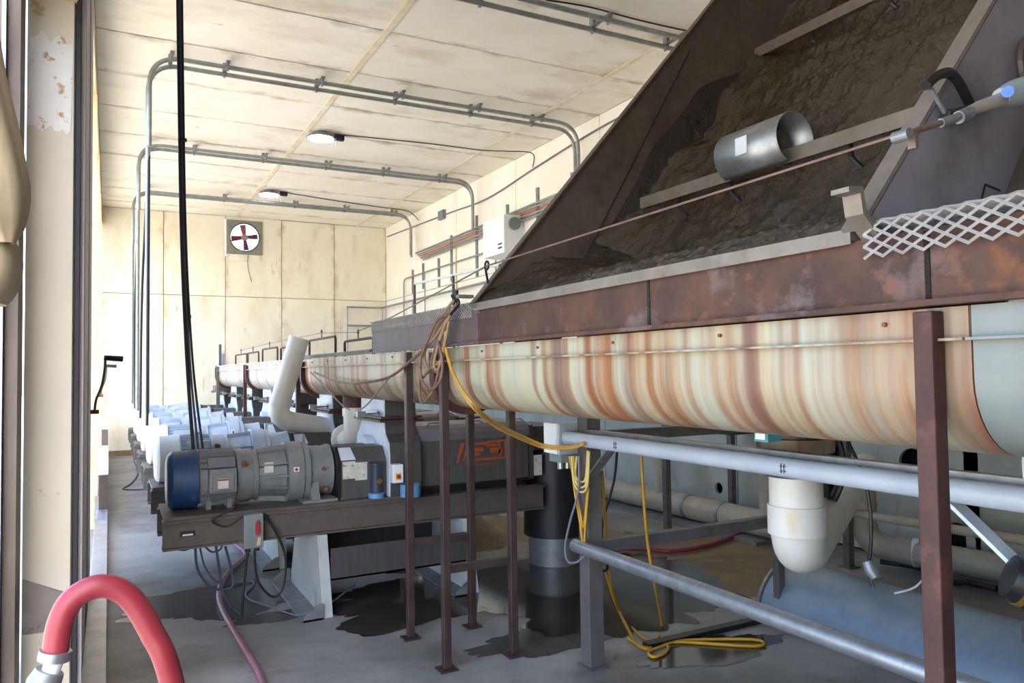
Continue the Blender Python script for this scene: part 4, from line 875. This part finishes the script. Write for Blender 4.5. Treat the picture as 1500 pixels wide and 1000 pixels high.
# ================================================================== EXHAUST FAN
fx, fz = 2.58, 4.535
fn = thing('exhaust_fan', 'square exhaust fan with dark red blades high on the end wall', 'fan', (fx, YE, 4.18))
n = 40; ri, a = .30, .365; vs = []; fs = []
for i in range(n):
    t = 2*math.pi*i/n; c, s_ = math.cos(t), math.sin(t); q = a/max(abs(c), abs(s_))
    vs += [(fx+ri*c, YE-.03, fz+ri*s_), (fx+q*c, YE-.03, fz+q*s_), (fx+ri*c, YE+.03, fz+ri*s_), (fx+q*c, YE-.001, fz+q*s_)]
for i in range(n):
    j = (i+1) % n; fs += [(4*i, 4*j, 4*j+1, 4*i+1), (4*i, 4*i+2, 4*j+2, 4*j), (4*i+1, 4*j+1, 4*j+3, 4*i+3)]
MB().add(vs, fs).build('fan_frame', 'fangray', fn)
MB().tube([(fx+.30*math.cos(t*math.pi/20), YE-.035, fz+.30*math.sin(t*math.pi/20)) for t in range(40)], .012, 8, True).build('fan_ring', 'duskblue', fn, smooth=60)
for i in range(4):
    an = math.radians(98-90*i); c, s_ = math.cos(an), math.sin(an); u = Vector((c, 0, s_)); v_ = Vector((-s_, 0, c))
    o0 = Vector((fx, YE+.0, fz)); vs = []
    for rr_, wd in ((.06, .035), (.17, .05), (.275, .06)):
        for sg in (-1, 1): vs.append(o0+u*rr_+v_*wd*sg+Vector((0, .022*sg, 0)))
    MB().add(vs, [(0, 1, 3, 2), (2, 3, 5, 4)]).build('fan_blade', 'fanred', fn, solid=.004)
MB().cyl((fx, YE-.05, fz), (fx, YE+.03, fz), .07, n=24).build('fan_hub', 'fangray', fn, smooth=40)
for a_ in (35, 145, 270): MB().bar((fx, YE+.05, fz), (fx+.30*math.cos(math.radians(a_)), YE+.05, fz+.30*math.sin(math.radians(a_))), .012, .012).build('motor_strut', 'fangray', fn)
T(smooth_pts([(fx+.07, YE-.03, 4.24), (fx+.06, YE-.04, 4.0), (fx+.08, YE-.05, 3.8), (fx+.14, YE-.04, 3.58)], 6), .008, 6).build('power_lead', 'boxgray', fn)
MB().box(2.24, 2.92, YE-.012, YE-.002, 4.02, 4.16).build('patch_plate', 'cream', fn)

# ================================================================== LEFT SIDE THINGS
tag(B(-.115, 0, 2.0, 9.84, .001, .085).build('floor_curb', 'alu', bevel=.004), 'grey steel kerb running along the floor by the open bays', 'kerb')
lb = thing('low_board', 'low timber board on edge with white top by the open bays', 'board', (-.03, 11, 0))
MB().box(-.09, .0, 9.88, 13.6, 0, .47).build('board_body', 'brownsteel', lb); MB().box(-.1, .005, 9.87, 13.6, .47, .5).build('board_cap', 'white', lb)
lb = thing('low_board', 'farther low timber board beyond the white-topped one', 'board', (-.03, 15, 0))
MB().box(-.09, .0, 13.7, 16.6, 0, .75).build('board_body', 'brownsteel', lb); MB().box(-.1, .005, 13.69, 16.6, .75, .78).build('board_cap', 'white', lb)
def crank(y, lab, s_=1):
    t = thing('crank_handle', lab, 'crank', (-.12, y, 1.3), 'curtain crank handles')
    MB().cyl((-.14, y, 1.33), (-.06, y, 1.33), .016, n=12).build('shaft', 'rustedge', t)
    T(smooth_pts([(-.09, y, 1.33), (-.08, y, 1.42), (-.045, y, 1.52), (-.025, y, 1.64), (-.02, y, 1.75)], 5), .009, 8).build('crank_arm', 'grayframe', t)
    MB().lathe((-.03, y, 1.735), (1, 0, -.08), [(0, .018), (.02, .02), (.125, .022), (.13, .015)], 16).build('grip', 'black', t, smooth=40)
crank(6.5, 'steel crank with black grip on the near boarded wall'); crank(11.65, 'smaller-looking steel crank with black grip farther along the bays')
# rolled tarp hanging at the bay edge
tp = thing('rolled_tarp', 'tan rolled curtain tarp bundled at the open bay edge', 'curtain', (-.45, 2.5, 1.7))
rows = []
def _ip(z, tb):
    for (z0, a0), (z1, a1) in zip(tb, tb[1:]):
        if z <= z1: return a0+(a1-a0)*max(0, (z-z0)/(z1-z0))
    return tb[-1][1]
for i in range(33):
    t = i/32; z = 1.955+(3.25-1.955)*t; row = []
    edge = _ip(z, ((1.955, -.222), (2.0, -.20), (2.06, -.188), (2.12, -.19), (2.25, -.215), (2.4, -.25), (2.7, -.30), (3.3, -.34)))
    rad = _ip(z, ((1.955, .02), (2.0, .06), (2.1, .10), (2.4, .11), (3.3, .10)))
    for j in range(32):
        a = 2*math.pi*j/32; k = 1+.10*noise.noise(Vector((math.cos(a)*2, math.sin(a)*2, z*2.2)))+.05*math.sin(a*7+z*3)
        row.append((edge-rad+rad*k*math.cos(a), 2.4+1.2*rad*k*math.sin(a), z))
    rows.append(row)
MB().shell(rows, True).build('tarp_roll', 'tarp', tp, smooth=70)
rows = []
for i in range(15):
    t = i/14; z = 1.80+.22*t; row = []; rad = .085*math.sin(math.pi*(.12+.8*t))**.6
    for j in range(24):
        a = 2*math.pi*j/24; k = 1+.2*noise.noise(Vector((math.cos(a)*2, math.sin(a)*2, z*6)))
        row.append((-.30-.0*t+rad*k*math.cos(a), 2.5+.11*k*math.sin(a), z))
    rows.append(row)
MB().shell(rows, True).build('tarp_fold', 'tarp', tp, smooth=70)
# red hose with clamp and valve
hs = thing('water_hose', 'red rubber hose arching from a pipe valve and trailing across the floor', 'hose', (-.08, 1.45, 0))
hq = lambda a, b_, y=1.45: PY(a, b_, y)
pts = [hq(80, 962), hq(88, 912), hq(108, 876), hq(148, 858), hq(188, 873), hq(222, 925), hq(252, 1000), (.16, 1.5, .75), (.28, 1.75, .3), (.45, 2.3, .06), (.62, 3.1, .024), PZ(385, 1000, .024), PZ(352, 940, .024), PZ(325, 890, .024), PZ(322, 862, .024), PZ(335, 838, .024), PZ(360, 812, .024), (1.05, 7.6, .024), (1.2, 8.2, .024)]
T(smooth_pts(pts[:10], 8), .0195, 14).build('hose_upper', 'hose_red', hs, smooth=60)
T(smooth_pts(pts[9:], 8), .0195, 12).build('hose_floor', 'hose_pink', hs, smooth=60)
a, b_ = hq(79, 966), hq(82, 952)
MB().cyl(a, b_, .024, n=18).build('hose_clamp', 'galv', hs, smooth=40)
MB().tube([hq(82, 962), hq(76, 978), hq(72, 990)], .014, 14).build('hose_tail', 'white', hs, smooth=40)
MB().tube([hq(73, 982), hq(64, 1000), hq(56, 1014)], [.022, .026, .022], 12).tube([hq(60, 984), hq(72, 996)], .012, 8).tube([hq(56, 1014), V(-.13, 1.45, 1.0), V(-.13, 1.45, .0)], .017, 12).build('valve', 'galvd', hs, smooth=40)
# cables of the near machine
for i, (ps_, mt_, lb_) in enumerate((
    (((345, 735), (340, 745), (312, 760), (318, 768), (335, 770), (352, 758), (360, 754)), 'black', 'black motor lead drooping along the near base beam'),
    (((385, 752), (402, 775), (418, 815), (415, 858), (400, 874), (380, 855), (374, 830), (373, 806)), 'black', 'black cable looping from the isolator box beside the beam'),
    (((363, 806), (358, 850), (354, 904)), 'black', 'black cable dropping straight from the isolator to the floor'),
    (((286, 802), (290, 835), (310, 860), (335, 862), (342, 852), (338, 830), (330, 800)), 'cable_blue', 'thick blue grey cable looped under the near beam'),
    (((293, 802), (300, 830), (315, 850), (328, 855)), 'cable_blue', 'thin blue grey cable under the near beam'),
    (((316, 798), (322, 840), (326, 865), (340, 890), (354, 900)), 'cable_blue', 'blue grey cable running down to the floor by the hose'),
    (((300, 800), (310, 808), (322, 805), (326, 797)), 'cable_blue', 'short blue grey cable loop tight under the near beam'))):
    yy = 5.14 if i in (0, 1, 2) else 5.3
    cab('machine_cable', [PY(a, b_, yy) for a, b_ in ps_], .0085 if i in (1, 2, 3, 5) else .006, mt_, lb_)
cab('floor_lead', [F_(340, 856), F_(365, 850), F_(372, 855), F_(360, 868), F_(366, 878), F_(395, 888), F_(430, 900), PZ(450, 898, .03), PZ(480, 885, .06), PZ(520, 856, .1)], .006, 'cable_gray', 'thin grey lead snaking over the floor to the first leg')
cab('floor_lead', [PZ(197, 655, .3), PZ(196, 672, .15), PZ(202, 692, .03), PZ(192, 708, .012), PZ(180, 716, .012), PZ(200, 717, .012), PZ(215, 716, .012)], .010, 'cable_blue', 'blue grey lead on the floor under the white-cowled motors')
for k in (1, 2, 3):
    y = 5.25+1.44*k
    cab('machine_cable', [(.42, y, .52), (.43, y, .35), (.5, y+.02, .2), (.62, y+.05, .22), (.7, y+.05, .52)], .010, 'cable_blue', 'blue grey cable loop under the %s centrifuge base counting from the blue-cowled one' % ORD[k], 'cable', 'cable loops under the white motors')
